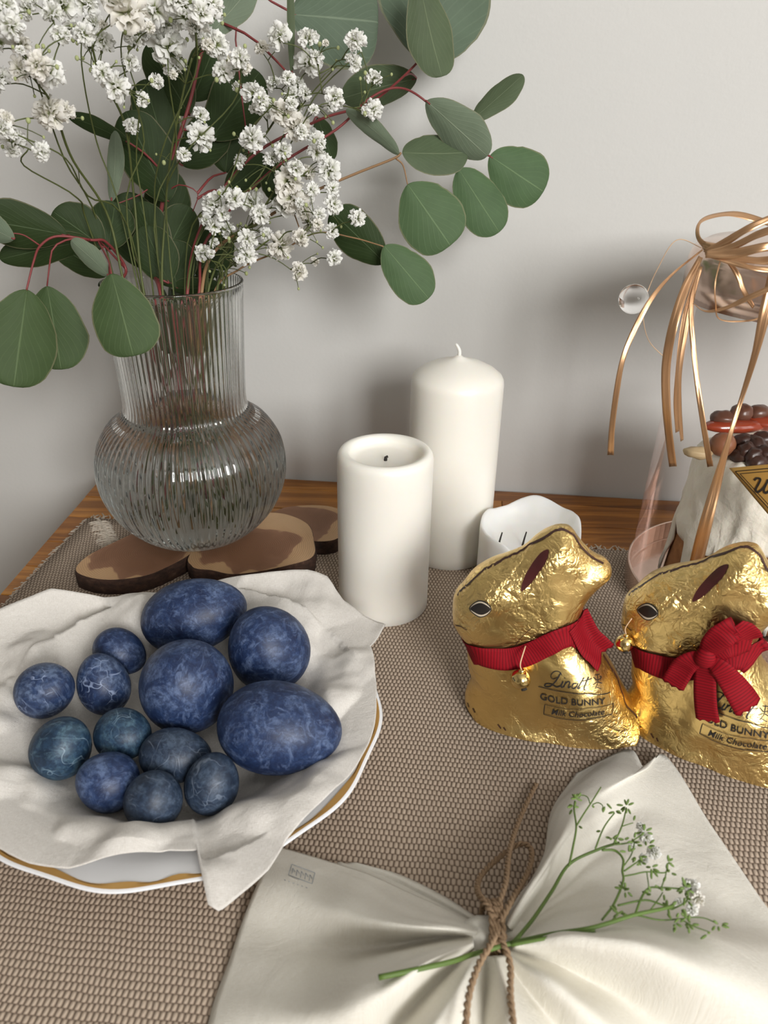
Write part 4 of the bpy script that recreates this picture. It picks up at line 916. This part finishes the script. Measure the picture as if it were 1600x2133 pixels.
bell(r1, 1083, 1409, T1, 21, .0065); bell(r2, 1299, 1350, T2, 19, .007)

# ------------------------------------------------------------------ cake in its clear package
KX, KY = .283, .505
def kz_theta(t): return np.array([KX+math.cos(t), KY+math.sin(t)])
pack = thing('cake_package', 'tall clear cake package with copper lid and copper ribbon bow at the right edge', 'package', (KX, KY, RT+.0012))
V, Fc = lathe([(0, 0), (.089, 0), (.0905, .001), (.0905, .019), (.0895, .0195), (.0885, .019), (.0885, .003), (0, .003)], 96); bevel(obj('base_tray', mesh(V, Fc, False), copper_m, pack), .0005)
V, Fc = lathe([(.0865, .004), (.0868, .06), (.0862, .12), (.0858, .19), (.0845, .243)], 120, lambda r, z, t, j: r+.0010*math.sin(5*t+z*20)+.0005*math.sin(11*t+1)); o = obj('clear_film', mesh(V, Fc), film_m, pack); 
V, Fc = lathe([(0, .262), (.060, .262), (.080, .260), (.0865, .256), (.0885, .250), (.0890, .240), (.0892, .227), (.0880, .227), (.0878, .240), (.0865, .2475), (0, .2595)], 120, lambda r, z, t, j: r+.0007*math.sin(6*t+z*30)); obj('copper_lid', mesh(V, Fc), copper_m, pack)
cake = thing('easter_cake', 'tall cake with dripping white glaze, nuts and candied fruit inside the clear package', 'cake', (KX, KY, RT+.0045))
CR = .060; CH = .118
V, Fc = lathe([(0, 0), (CR-.004, 0), (CR-.001, .004), (CR-.0015, .05), (CR-.001, .09), (CR-.006, .110), (CR-.02, .117), (0, .120)], 96, lambda r, z, t, j: r*(1.06-.17*z/.12)*(1+.012*nz(2*math.cos(t), 2*math.sin(t), z*20))); obj('cake_body', mesh(V, Fc), crust_m, cake)
n = 240; V = []; ns = 26; rg = random.Random(4)
def drip(t):
    a = .056+.008*math.sin(3*t+.8); k = 15; u = t/(2*math.pi)*k; c = math.cos(2*math.pi*(u+.3*math.sin(3*t))); return max(.004, a-.050*max(0, c)**.8*(1+.3*math.sin(7*t+1)))
for i in range(n):
    t = 2*math.pi*i/n; zl = drip(t)
    for j in range(ns):
        s = j/(ns-1)
        if s < .6: z = zl+(.102-zl)*s/.6; r = CR+.0012+.0012*min(1, s*12)
        else: q = (s-.6)/.4; r = (CR+.0024)*math.cos(q*math.pi/2)**.6 if q < 1 else 0; z = .102+.0205*math.sin(q*math.pi/2)**.8
        w = .0032*nz(3*math.cos(t), 3*math.sin(t), z*45)+.0015*nz(7*math.cos(t), 7*math.sin(t), z*90)
        tp_ = 1.06-.17*z/.12; V.append(((r+w*(r > .01))*tp_*math.cos(t), (r+w*(r > .01))*tp_*math.sin(t), z+(abs(w) if s > .6 else 0)))
o = obj('glaze', mesh(V, grid_faces(n, ns, True)), glaze_m, cake); solid(o, .0014, -1)
def fruit(name, px, py, z, rx, ry, rz_, mat, yaw=0, lump=.1, seed=0):
    P = PZ(px, py, z)-np.array(cake.location); 
    V, Fc = sphere_v(1, 18, 12); V = [(v[0]*rx*(1+lump*nz(v[0]*2, v[1]*2, seed)), v[1]*ry*(1+lump*nz(v[1]*2, v[2]*2, seed+2)), v[2]*rz_*(1+lump*nz(v[2]*2, v[0]*2, seed+5))) for v in V]
    o = obj(name, mesh(V, Fc), MT[mat], cake, tuple(P)); o.rotation_euler = (0, 0, yaw)
fruit('cashew', 1455, 943, .128, .0098, .0065, .0042, 'cashew', -.2, .35, 1); fruit('hazelnut', 1506, 926, .134, .0090, .0085, .0085, 'hazelnut', 0, .08, 2)
fruit('candied_slice', 1530, 887, .140, .0240, .0085, .0050, 'candied_red', .1, .2, 3); fruit('candied_slice', 1590, 880, .141, .018, .009, .0055, 'candied_red', -.3, .2, 4)
fruit('prune', 1508, 872, .144, .0100, .008, .006, 'prune', 0, .3, 5); fruit('prune', 1545, 860, .148, .0095, .008, .006, 'prune', .4, .3, 6); fruit('prune', 1580, 860, .147, .0085, .007, .006, 'prune', .4, .3, 7)
for k, (x, y, z) in enumerate(((1548, 920, .126), (1556, 938, .124), (1573, 925, .126), (1590, 915, .127), (1570, 950, .122), (1592, 945, .123), (1545, 950, .120), (1578, 963, .119), (1595, 960, .119))): fruit('raisin', x, y, z+.009, .0078, .0062, .0060, 'raisin', k, .35, k)
fruit('nut_chip', 1520, 965, .112, .0042, .0035, .0045, 'cashew', .5, .35, 9); fruit('nut_chip', 1532, 1010, .100, .0032, .0028, .0036, 'cashew', .5, .35, 10)
# gold tag on the film
def cyl(px, py, R):
    d = ray(px, py); o2 = EYE[:2]-np.array([KX, KY]); a = d[0]**2+d[1]**2; b = 2*(o2 @ d[:2]); c = o2 @ o2-R*R; q = b*b-4*a*c
    t_ = (-b-math.sqrt(max(q, 0)))/(2*a); return EYE+d*t_
RT_ = .0885
tp = [(1519, 975), (1612, 966), (1705, 1000), (1620, 1095)]
cs = [cyl(*p, RT_) for p in tp]; cP = np.mean(cs, axis=0)
def tag_pt(u, v, off=0):
    x = tp[0][0]*(1-u)*(1-v)+tp[1][0]*u*(1-v)+tp[2][0]*u*v+tp[3][0]*(1-u)*v; y = tp[0][1]*(1-u)*(1-v)+tp[1][1]*u*(1-v)+tp[2][1]*u*v+tp[3][1]*(1-u)*v; return cyl(x, y, RT_+off)
V = [tag_pt(i/12, j/12) for i in range(13) for j in range(13)]
tag_o = wobj('gold_tag', V, grid_faces(13, 13), tag_m, pack, label='gold foil diamond tag with black script'); solid(tag_o, .0004, 0)
mb = MB()
def cyl_stroke(pts, w, off=.0007, smooth_=True):
    P = cr(np.array(pts, float), max(8, len(pts)*5)) if smooth_ else np.array([np.array(pts[i])*(1-s)+np.array(pts[i+1])*s for i in range(len(pts)-1) for s in (0, .25, .5, .75, 1)])
    D = np.gradient(P, axis=0); D /= np.linalg.norm(D, axis=1)[:, None]+1e-9; N = np.stack([-D[:, 1], D[:, 0]], 1)
    V = [cyl(*(P[i]+N[i]*w/2*s), RT_+off) for i in range(len(P)) for s in (-1, 1)]; mb.add(V, grid_faces(len(P), 2))
cyl_stroke([(1612, 975), (1532, 982), (1625, 1085)], 1.6, smooth_=False); cyl_stroke([(1612, 981), (1542, 987), (1626, 1078)], 1.2, smooth_=False)
Z4 = lambda pts: [(1260+a/4.706, 820+b/4.706) for a, b in pts]
cyl_stroke(Z4([(1465, 850), (1490, 830), (1525, 840), (1505, 890), (1480, 940), (1500, 965), (1550, 930), (1590, 870), (1600, 840)]), 4.5)
cyl_stroke(Z4([(1590, 870), (1560, 940), (1575, 975), (1620, 950)]), 4.5); cyl_stroke(Z4([(1690, 880), (1640, 880), (1630, 910), (1665, 940), (1650, 975), (1610, 970)]), 4)
wobj('tag_lettering', mb.V(), mb.f, MT['print_black'], tag_o, label='black script letters')
# copper ribbon: a bow with loops and tails
bow = thing('copper_ribbon_bow', 'curled shiny copper ribbon bow tied around the lid of the cake package', 'ribbon', tuple(PY(1470, 520, .455)))
def rib_strip(name, path, w, twist=(0, 0), n=40, frame=None):
    P = cr([PY(x, y, Y) for (x, y, Y) in path], n); D = np.gradient(P, axis=0); D /= np.linalg.norm(D, axis=1)[:, None]; W = np.interp(np.linspace(0, 1, n), np.linspace(0, 1, len(w)), w); V = []; UV = []
    L = np.concatenate([[0], np.cumsum(np.linalg.norm(np.diff(P, axis=0), axis=1))])
    for i in range(n):
        view = P[i]-EYE; view /= np.linalg.norm(view); s = np.cross(D[i], view); s /= np.linalg.norm(s)+1e-9; m_ = np.cross(s, D[i]); a = math.radians(twist[0]+(twist[1]-twist[0])*i/(n-1)+12*math.sin(i*.35))
        ww = W[i]*mpx(P[i]); q = s*math.cos(a)+m_*math.sin(a)
        for j in range(4): c = -1+2*j/3; V.append(P[i]+q*ww/2*c+m_*(abs(c) < .5)*ww*.06); UV.append((c*.002, L[i]))
    o = wobj(name, V, grid_faces(n, 4), cribbon_m, bow, uv=UV); solid(o, .00015, 0); return o
YA = .43
rib_strip('ribbon_tail', [(1464, 520, .45), (1400, 572, .44), (1355, 625, .43), (1320, 690, .425), (1297, 750, .42), (1284, 820, .42), (1275, 890, .42), (1272, 948, .42)], [4, 6, 10, 12, 11, 12, 12, 13], (30, -10))
rib_strip('ribbon_tail', [(1460, 535, .45), (1428, 600, .44), (1402, 680, .43), (1388, 760, .43), (1388, 840, .43), (1394, 910, .43), (1402, 972, .43)], [10, 18, 19, 18, 17, 17, 15], (10, -20))
rib_strip('ribbon_tail', [(1458, 550, .455), (1430, 640, .445), (1414, 740, .44), (1408, 830, .44), (1411, 900, .44)], [8, 12, 11, 10, 9], (60, 30))
rib_strip('ribbon_tail', [(1460, 555, .455), (1436, 650, .45), (1418, 760, .445), (1416, 850, .445), (1421, 918, .445)], [8, 11, 10, 9, 9], (20, 40))
rib_strip('ribbon_tail', [(1456, 560, .45), (1440, 640, .44), (1446, 740, .43), (1460, 850, .42), (1480, 972, .415)], [6, 10, 11, 11, 12], (40, -10))
rib_strip('ribbon_strand', [(1612, 570, .415), (1594, 650, .41), (1574, 735, .41), (1545, 830, .41), (1520, 910, .405), (1492, 1010, .405), (1468, 1100, .40), (1444, 1200, .40)], [22, 24, 14, 9, 10, 20, 26, 30], (0, 20))
rib_strip('ribbon_loop', [(1478, 520, .44), (1455, 495, .45), (1457, 465, .46), (1485, 450, .47), (1530, 446, .475), (1580, 458, .475), (1640, 480, .46)], [16, 10, 6, 12, 17, 16, 14], (20, 60))
rib_strip('ribbon_loop', [(1470, 524, .43), (1510, 505, .425), (1560, 475, .42), (1640, 440, .42)], [12, 16, 16, 14], (0, 30))
rib_strip('ribbon_loop', [(1475, 526, .425), (1530, 512, .42), (1580, 488, .415), (1650, 465, .41)], [12, 14, 16, 16], (30, 0))
rib_strip('ribbon_loop', [(1470, 530, .42), (1530, 528, .415), (1590, 515, .41), (1650, 510, .41)], [14, 20, 19, 18], (0, 10))
rib_strip('ribbon_loop', [(1470, 532, .425), (1530, 538, .42), (1590, 543, .415), (1650, 535, .41)], [12, 16, 18, 18], (50, 10))
rib_strip('ribbon_loop', [(1480, 532, .42), (1530, 548, .415), (1580, 560, .41), (1650, 565, .41)], [10, 12, 12, 12], (10, 40))
rib_strip('ribbon_loop', [(1444, 632, .43), (1470, 648, .42), (1510, 642, .415), (1560, 620, .41), (1650, 580, .405)], [3, 5, 9, 12, 12], (60, 0))
rib_strip('ribbon_loop', [(1512, 538, .425), (1535, 570, .42), (1552, 610, .418), (1570, 640, .42)], [7, 11, 11, 8], (10, 30))
rib_strip('ribbon_loop', [(1500, 545, .42), (1490, 590, .415), (1491, 630, .415), (1500, 665, .42), (1560, 668, .42), (1600, 655, .42)], [4, 3, 3, 4, 4, 4], (40, 40))
# wrapped knot
mb = MB()
for k in range(4):
    pts = [PY(1466+2*k, 508+6*k, .447-.002*k), PY(1490, 514+5*k, .437), PY(1512, 516+6*k, .436)]; v, f_ = tube(cr(pts, 10), (.0016, .0022), 8); mb.add(v, f_)
wobj('ribbon_knot', mb.V(), mb.f, cribbon_m, bow)
# clear glass bead on a fine wire
bp = PY(1320, 623, .45); bead = thing('glass_bead', 'small clear glass bead on a thin wire loop beside the copper ribbon tails', 'bead', tuple(bp))
V, Fc = sphere_v(30.5*mpx(bp), 48, 32); obj('bead', mesh(V, Fc), bead_m, bead)
V, Fc = tube(cr([PY(1466, 518, .452), PY(1410, 500, .455), PY(1370, 560, .455), PY(1345, 620, .452), PY(1340, 660, .452), PY(1352, 710, .45), PY(1388, 748, .445)], 50), .00025, 5); wobj('wire', V, Fc, MT['elastic'], bead)

# ------------------------------------------------------------------ tied napkin in front
NAP = [
 [(1000, 1932, .020), (905, 1885, .018), (795, 1835, .012), (685, 1796, .008), (568, 1762, .007)],
 [(995, 1938, .030), (900, 1915, .030), (800, 1880, .024), (700, 1838, .015), (560, 1790, .010)],
 [(992, 1944, .033), (890, 1930, .040), (770, 1915, .034), (660, 1885, .024), (540, 1835, .012)],
 [(988, 1950, .028), (880, 1955, .022), (770, 1975, .014), (650, 1975, .012), (508, 1910, .008)],
 [(986, 1958, .030), (880, 1985, .036), (760, 2030, .036), (640, 2060, .022), (478, 2000, .007)],
 [(986, 1966, .034), (890, 2010, .046), (790, 2080, .042), (670, 2130, .028), (440, 2110, .006)],
 [(988, 1975, .026), (910, 2045, .026), (830, 2130, .020), (740, 2210, .012), (430, 2240, .005)],
 [(992, 1982, .030), (940, 2070, .040), (880, 2170, .036), (810, 2270, .022), (600, 2360, .006)],
 [(1000, 1988, .032), (975, 2085, .036), (950, 2190, .028), (910, 2300, .018), (820, 2420, .006)],
 [(1015, 1992, .030), (1010, 2090, .024), (1005, 2200, .018), (1000, 2310, .010), (990, 2440, .006)],
 [(1032, 1992, .034), (1055, 2090, .040), (1080, 2190, .034), (1100, 2300, .018), (1120, 2430, .006)],
 [(1048, 1990, .028), (1100, 2070, .020), (1160, 2150, .014), (1220, 2240, .010), (1290, 2370, .006)],
 [(1058, 1985, .032), (1130, 2040, .038), (1215, 2105, .034), (1300, 2180, .020), (1420, 2300, .006)],
 [(1066, 1978, .028), (1160, 2010, .022), (1260, 2060, .018), (1370, 2130, .014), (1540, 2240, .006)],
 [(1072, 1970, .036), (1190, 1965, .050), (1320, 1985, .054), (1460, 2040, .046), (1650, 2130, .020)],
 [(1074, 1960, .036), (1190, 1930, .046), (1320, 1935, .046), (1470, 1960, .036), (1660, 2010, .014)],
 [(1074, 1950, .028), (1180, 1900, .022), (1300, 1890, .018), (1450, 1900, .012), (1650, 1955, .007)],
 [(1070, 1944, .026), (1170, 1870, .014), (1270, 1800, .010), (1400, 1790, .008), (1600, 1893, .006)],
 [(1066, 1938, .030), (1150, 1850, .018), (1240, 1760, .010), (1340, 1690, .008), (1492, 1736, .006)],
 [(1062, 1934, .034), (1130, 1840, .032), (1200, 1740, .020), (1290, 1660, .012), (1387, 1577, .009)],
 [(1056, 1928, .034), (1110, 1840, .036), (1165, 1750, .026), (1215, 1670, .018), (1345, 1602, .012)],
 [(1050, 1924, .028), (1092, 1860, .022), (1135, 1780, .016), (1175, 1670, .014), (1308, 1562, .007)],
 [(1044, 1922, .022), (1080, 1865, .012), (1130, 1800, .008), (1150, 1690, .007), (1200, 1612, .006)],
]
K3 = np.array([[PZ(*q) for q in rib_] for rib_ in NAP]); nu, nv = 260, 60
tmp = np.array([cr(K3[i], nv) for i in range(len(K3))]); SURF = np.array([cr(tmp[:, j], nu) for j in range(nv)]).transpose(1, 0, 2)
V = []; UV = []
for i in range(nu):
    for j in range(nv):
        p = SURF[i, j].copy(); s = j/(nv-1); p[2] += (nz(p[0]*40, p[1]*40, 2)*.0035+.0012*math.sin(i*.75+3*s)*(1-s)**1.2*min(1, s*6))*min(1, s*3)*(1-.7*s); p[2] = max(p[2], RT+.0018+.0008*(1-s)); V.append(p); UV.append((p[0], p[1]))
SV = np.array(V)
nap = thing('tied_napkin', 'cream linen napkin gathered in the middle into a bow in the foreground', 'napkin', tuple(PZ(1030, 1950, 0)))
o = wobj('linen_cloth', V, grid_faces(nu, nv), linen_cream, nap, uv=UV); solid(o, .0008, 0)
# under layer: the second ply of the pleats
K4 = [[(1000, 1950, .014), (900, 1910, .010), (800, 1860, .006), (700, 1810, .0048)], [(1002, 1936, .016), (905, 1890, .015), (805, 1838, .011), (705, 1796, .006)], [(1003, 1930, .014), (905, 1879, .010), (800, 1828, .007), (720, 1800, .005)], [(1006, 1926, .015), (912, 1870, .012), (812, 1820, .009), (740, 1797, .005)], [(1008, 1922, .010), (925, 1868, .006), (830, 1822, .0048), (760, 1806, .0045)]]
T4 = np.array([cr([PZ(*q) for q in r_], 24) for r_ in K4]); S4 = np.array([cr(T4[:, j], 10) for j in range(24)]).transpose(1, 0, 2).reshape(-1, 3)
o = wobj('under_ply', S4, grid_faces(10, 24), linen_cream, nap, uv=S4[:, :2]); solid(o, .0007, 0)
# gathered core
V, Fc = lathe([(0, -.016), (.006, -.015), (.0085, -.008), (.0085, .008), (.006, .015), (0, .016)], 24, lambda r, z, t, j: r*(1+.12*math.sin(7*t))); c0 = PZ(1032, 1955, .022)
V = [(c0[0]+v[2]*.93, c0[1]+v[0]*1.0, c0[2]+v[1]*1.0) for v in V]; wobj('gathered_core', V, Fc, linen_cream, nap, uv=[(v[0], v[1]) for v in V])
# small stamped mark on the left corner
def on_surf(px, py, off, S=SV):
    z = .01
    for _ in range(6):
        P = PZ(px, py, z); k = np.argmin(np.hypot(S[:, 0]-P[0], S[:, 1]-P[1])); z = .4*z+.6*S[k, 2]
    P = PZ(px, py, z+off); return P
mb = MB()
def nstroke(pts, w, off=.0016):
    P = np.array([np.array(pts[i])*(1-s)+np.array(pts[i+1])*s for i in range(len(pts)-1) for s in np.linspace(0, 1, 6)]); D = np.gradient(P, axis=0); D /= np.linalg.norm(D, axis=1)[:, None]+1e-9; N = np.stack([-D[:, 1], D[:, 0]], 1)
    mb.add([on_surf(*(P[i]+N[i]*w/2*s), off) for i in range(len(P)) for s in (-1, 1)], grid_faces(len(P), 2))
nstroke([(608, 1800), (656, 1818)], 1.4); nstroke([(656, 1818), (650, 1841)], 1.4); nstroke([(650, 1841), (601, 1822)], 1.4); nstroke([(601, 1822), (608, 1800)], 1.4)
for k in range(5): x = 610+9*k; nstroke([(x, 1808+3.4*k), (x-2, 1821+3.4*k)], 1.3); nstroke([(x, 1808+3.4*k), (x+5, 1816+3.4*k)], 1.2)
for k in range(6): x = 592+9*k; nstroke([(x, 1832+3.2*k), (x+3, 1834+3.2*k)], 1.3)
wobj('stamp_mark', mb.V(), mb.f, MT['stamp'], nap, label='small faded grey stamp on the corner')

# ------------------------------------------------------------------ twine
twine = thing('jute_twine', 'brown jute twine tied in a bow around the gathered cream napkin', 'twine', tuple(PZ(1034, 1930, .03)))
def twist(pts, r=.00105, n=90, fr=95):
    P = cr(pts, n); D = np.gradient(P, axis=0); D /= np.linalg.norm(D, axis=1)[:, None]; L = np.concatenate([[0], np.cumsum(np.linalg.norm(np.diff(P, axis=0), axis=1))]); mb = MB()
    for ph in (0, math.pi):
        Q = []
        for i in range(n):
            a = np.array([0, 0, 1.]); s = np.cross(D[i], a); s /= np.linalg.norm(s)+1e-9; m_ = np.cross(s, D[i]); t_ = L[i]*1000+ph; Q.append(P[i]+(s*math.cos(t_)+m_*math.sin(t_))*r*.65)
        v, f_ = tube(Q, r*.8, 5); mb.add(v, f_)
    rg = random.Random(int(L[-1]*1e5))
    for k in range(int(L[-1]*700)):
        i = rg.randrange(n); d = np.array([rg.gauss(0, 1) for _ in range(3)])+D[i]; d /= np.linalg.norm(d); v, f_ = tube([P[i], P[i]+d*rg.uniform(.0012, .003)], .00008, 3); mb.add(v, f_)
    return mb
def tw(name, px, **k):
    mb = twist([PZ(*p) for p in px], n=max(60, len(px)*34), **k); return wobj(name, mb.V(), mb.f, jute_m, twine)
tw('twine_tail', [(1026, 1923, .034), (1040, 1880, .034), (1054, 1835, .030), (1062, 1769, .020), (1084, 1702, .010), (1117, 1632, .0065)])
tw('twine_loop', [(1033, 1915, .036), (1010, 1880, .034), (995, 1855, .026), (1003, 1822, .018), (1047, 1780, .014), (1085, 1758, .016), (1107, 1772, .018), (1100, 1815, .024), (1066, 1875, .034), (1042, 1920, .037)])
tw('twine_tail', [(1033, 1945, .038), (1020, 1970, .042), (996, 2012, .044), (977, 2071, .046), (970, 2140, .045), (968, 2200, .044)])
tw('twine_tail', [(1036, 1948, .038), (1052, 1975, .040), (1063, 2012, .040), (1063, 2071, .042), (1070, 2140, .044), (1078, 2200, .044)])
mbw = MB()
for k in range(4):
    P0 = PZ(1012+11*k, 1945, .022); pts = [P0+np.array([.0012*math.sin(a+k), .0118*math.cos(a), .0125*math.sin(a)+.001]) for a in np.linspace(0, 2*math.pi, 30)]; m2 = twist(pts, n=120); mbw.add(m2.V(), m2.f)
wobj('twine_wrap', mbw.V(), mbw.f, jute_m, twine)

# ------------------------------------------------------------------ flower sprig lying on the napkin
sp_ = thing('gypsophila_cutting', 'single green budding baby\'s breath cutting tucked under the twine', 'flowers', tuple(PZ(1060, 1965, .04))); so = np.array(sp_.location)
z7 = lambda pts, z: [(1100+a/3.636, 1600+b/3.636, z_) for (a, b), z_ in zip(pts, z if isinstance(z, (list, tuple)) else [z]*len(pts))]
mb = MB()
def st(pts, r): v, f_ = tube(cr([PZ(*p) for p in pts], max(8, len(pts)*6)), r, 6); mb.add(v, f_)
st([(789, 2036, .047), (870, 2019, .047), (940, 2003, .045), (985, 1988, .041), (1040, 1972, .039), (1080, 1960, .040)], (.0012, .0010))
st([(1070, 1963, .040), (1110, 1915, .036), (1150, 1856, .034), (1186, 1800, .036), (1245, 1770, .040), (1290, 1755, .042)], (.0009, .0006))
st([(1065, 1965, .040), (1150, 1946, .046), (1235, 1932, .052), (1320, 1906, .052), (1380, 1893, .050), (1402, 1887, .048)], (.0011, .0007))
st([(1065, 1968, .042), (1150, 1952, .047), (1240, 1938, .052)], (.0009, .0007))
S7 = [([(310, 740), (340, 600), (365, 450), (350, 320), (355, 250)], .0005), ([(365, 440), (420, 350), (480, 260), (552, 145)], .0004), ([(470, 270), (450, 220), (405, 205), (385, 225)], .0003), ([(490, 275), (530, 262), (565, 285), (568, 335)], .0003),
      ([(510, 610), (560, 480), (600, 410), (655, 340)], .0004), ([(650, 570), (690, 490), (720, 410), (745, 300)], .0004), ([(715, 440), (760, 425), (795, 415)], .0003), ([(640, 580), (740, 570), (800, 545), (880, 490)], .0004), ([(560, 620), (660, 625), (720, 690), (715, 780), (720, 860), (650, 1030), (560, 1150)], .0006),
      ([(730, 780), (800, 730), (860, 690)], .0004), ([(720, 820), (800, 805), (900, 785), (1040, 790), (1060, 720)], .0004), ([(720, 750), (780, 660), (810, 560)], .0003), ([(900, 790), (915, 900)], .0003), ([(815, 1100), (860, 980), (915, 910), (1010, 905), (1180, 915)], .0005), ([(1010, 905), (1040, 820), (1050, 770)], .0003),
      ([(680, 1040), (880, 1000), (1000, 1030), (1090, 1070)], .0005), ([(830, 1115), (1000, 1150), (1180, 1140)], .0004), ([(1090, 1070), (1200, 1010), (1190, 950)], .0004), ([(1200, 1130), (1330, 1135), (1440, 1180)], .0003), ([(1150, 1140), (1260, 1200), (1370, 1240)], .0003), ([(930, 1070), (990, 990), (1020, 940)], .0003), ([(700, 860), (735, 930)], .0003)]
for pts, r in S7: st(z7(pts, .045), (r, r*.8))
wobj('stem', mb.V(), mb.f, MT['green_stem'], sp_)
rg = random.Random(12)
for (a, b, nbud) in ((365, 230, 8), (345, 290, 5), (385, 440, 1), (568, 340, 2), (655, 330, 4), (748, 285, 9), (795, 418, 1), (640, 530, 5), (735, 540, 3), (880, 480, 7), (895, 590, 5), (765, 635, 5), (825, 670, 5), (860, 715, 4), (930, 750, 7), (1060, 710, 6), (1060, 790, 4), (735, 920, 7), (935, 955, 4), (1025, 925, 6), (1190, 910, 8), (1240, 900, 4), (1190, 980, 5), (690, 1100, 8), (1060, 1050, 6), (1200, 1130, 9), (1110, 1170, 7), (1215, 1180, 5), (1440, 1185, 4), (1380, 1245, 4), (800, 560, 5), (480, 275, 1), (575, 470, 1)):
    P = PZ(1100+a/3.636, 1600+b/3.636, .046)
    for k in range(nbud):
        d = np.array([rg.gauss(0, 1), rg.gauss(0, 1), rg.gauss(0, .7)]); d /= np.linalg.norm(d); q = P+d*rg.uniform(.0012, .0034)
        o = bpy.data.objects.new('bud', gbud_me); COL.objects.link(o); o.parent = sp_; o.location = q-so; o.scale = (.00055, .00055, .0014*rg.uniform(.8, 1.2)); o.rotation_euler = Vector(d).to_track_quat('Z', 'Y').to_euler()
for (x, y, r) in ((1345, 1745, 17), (1362, 1775, 17), (1340, 1790, 13), (1335, 1722, 11), (1440, 1848, 20), (1452, 1872, 18), (1442, 1895, 14), (1415, 1880, 12), (1318, 1760, 10)):
    P = PZ(x, y, .038); o = bpy.data.objects.new('flower', rg.choice(blooms)); COL.objects.link(o); o.parent = sp_; o.location = P-so; o.scale = (r*mpx(P),)*3; o.rotation_euler = (rg.uniform(-.6, .6), rg.uniform(-.6, .6), rg.uniform(0, 6))
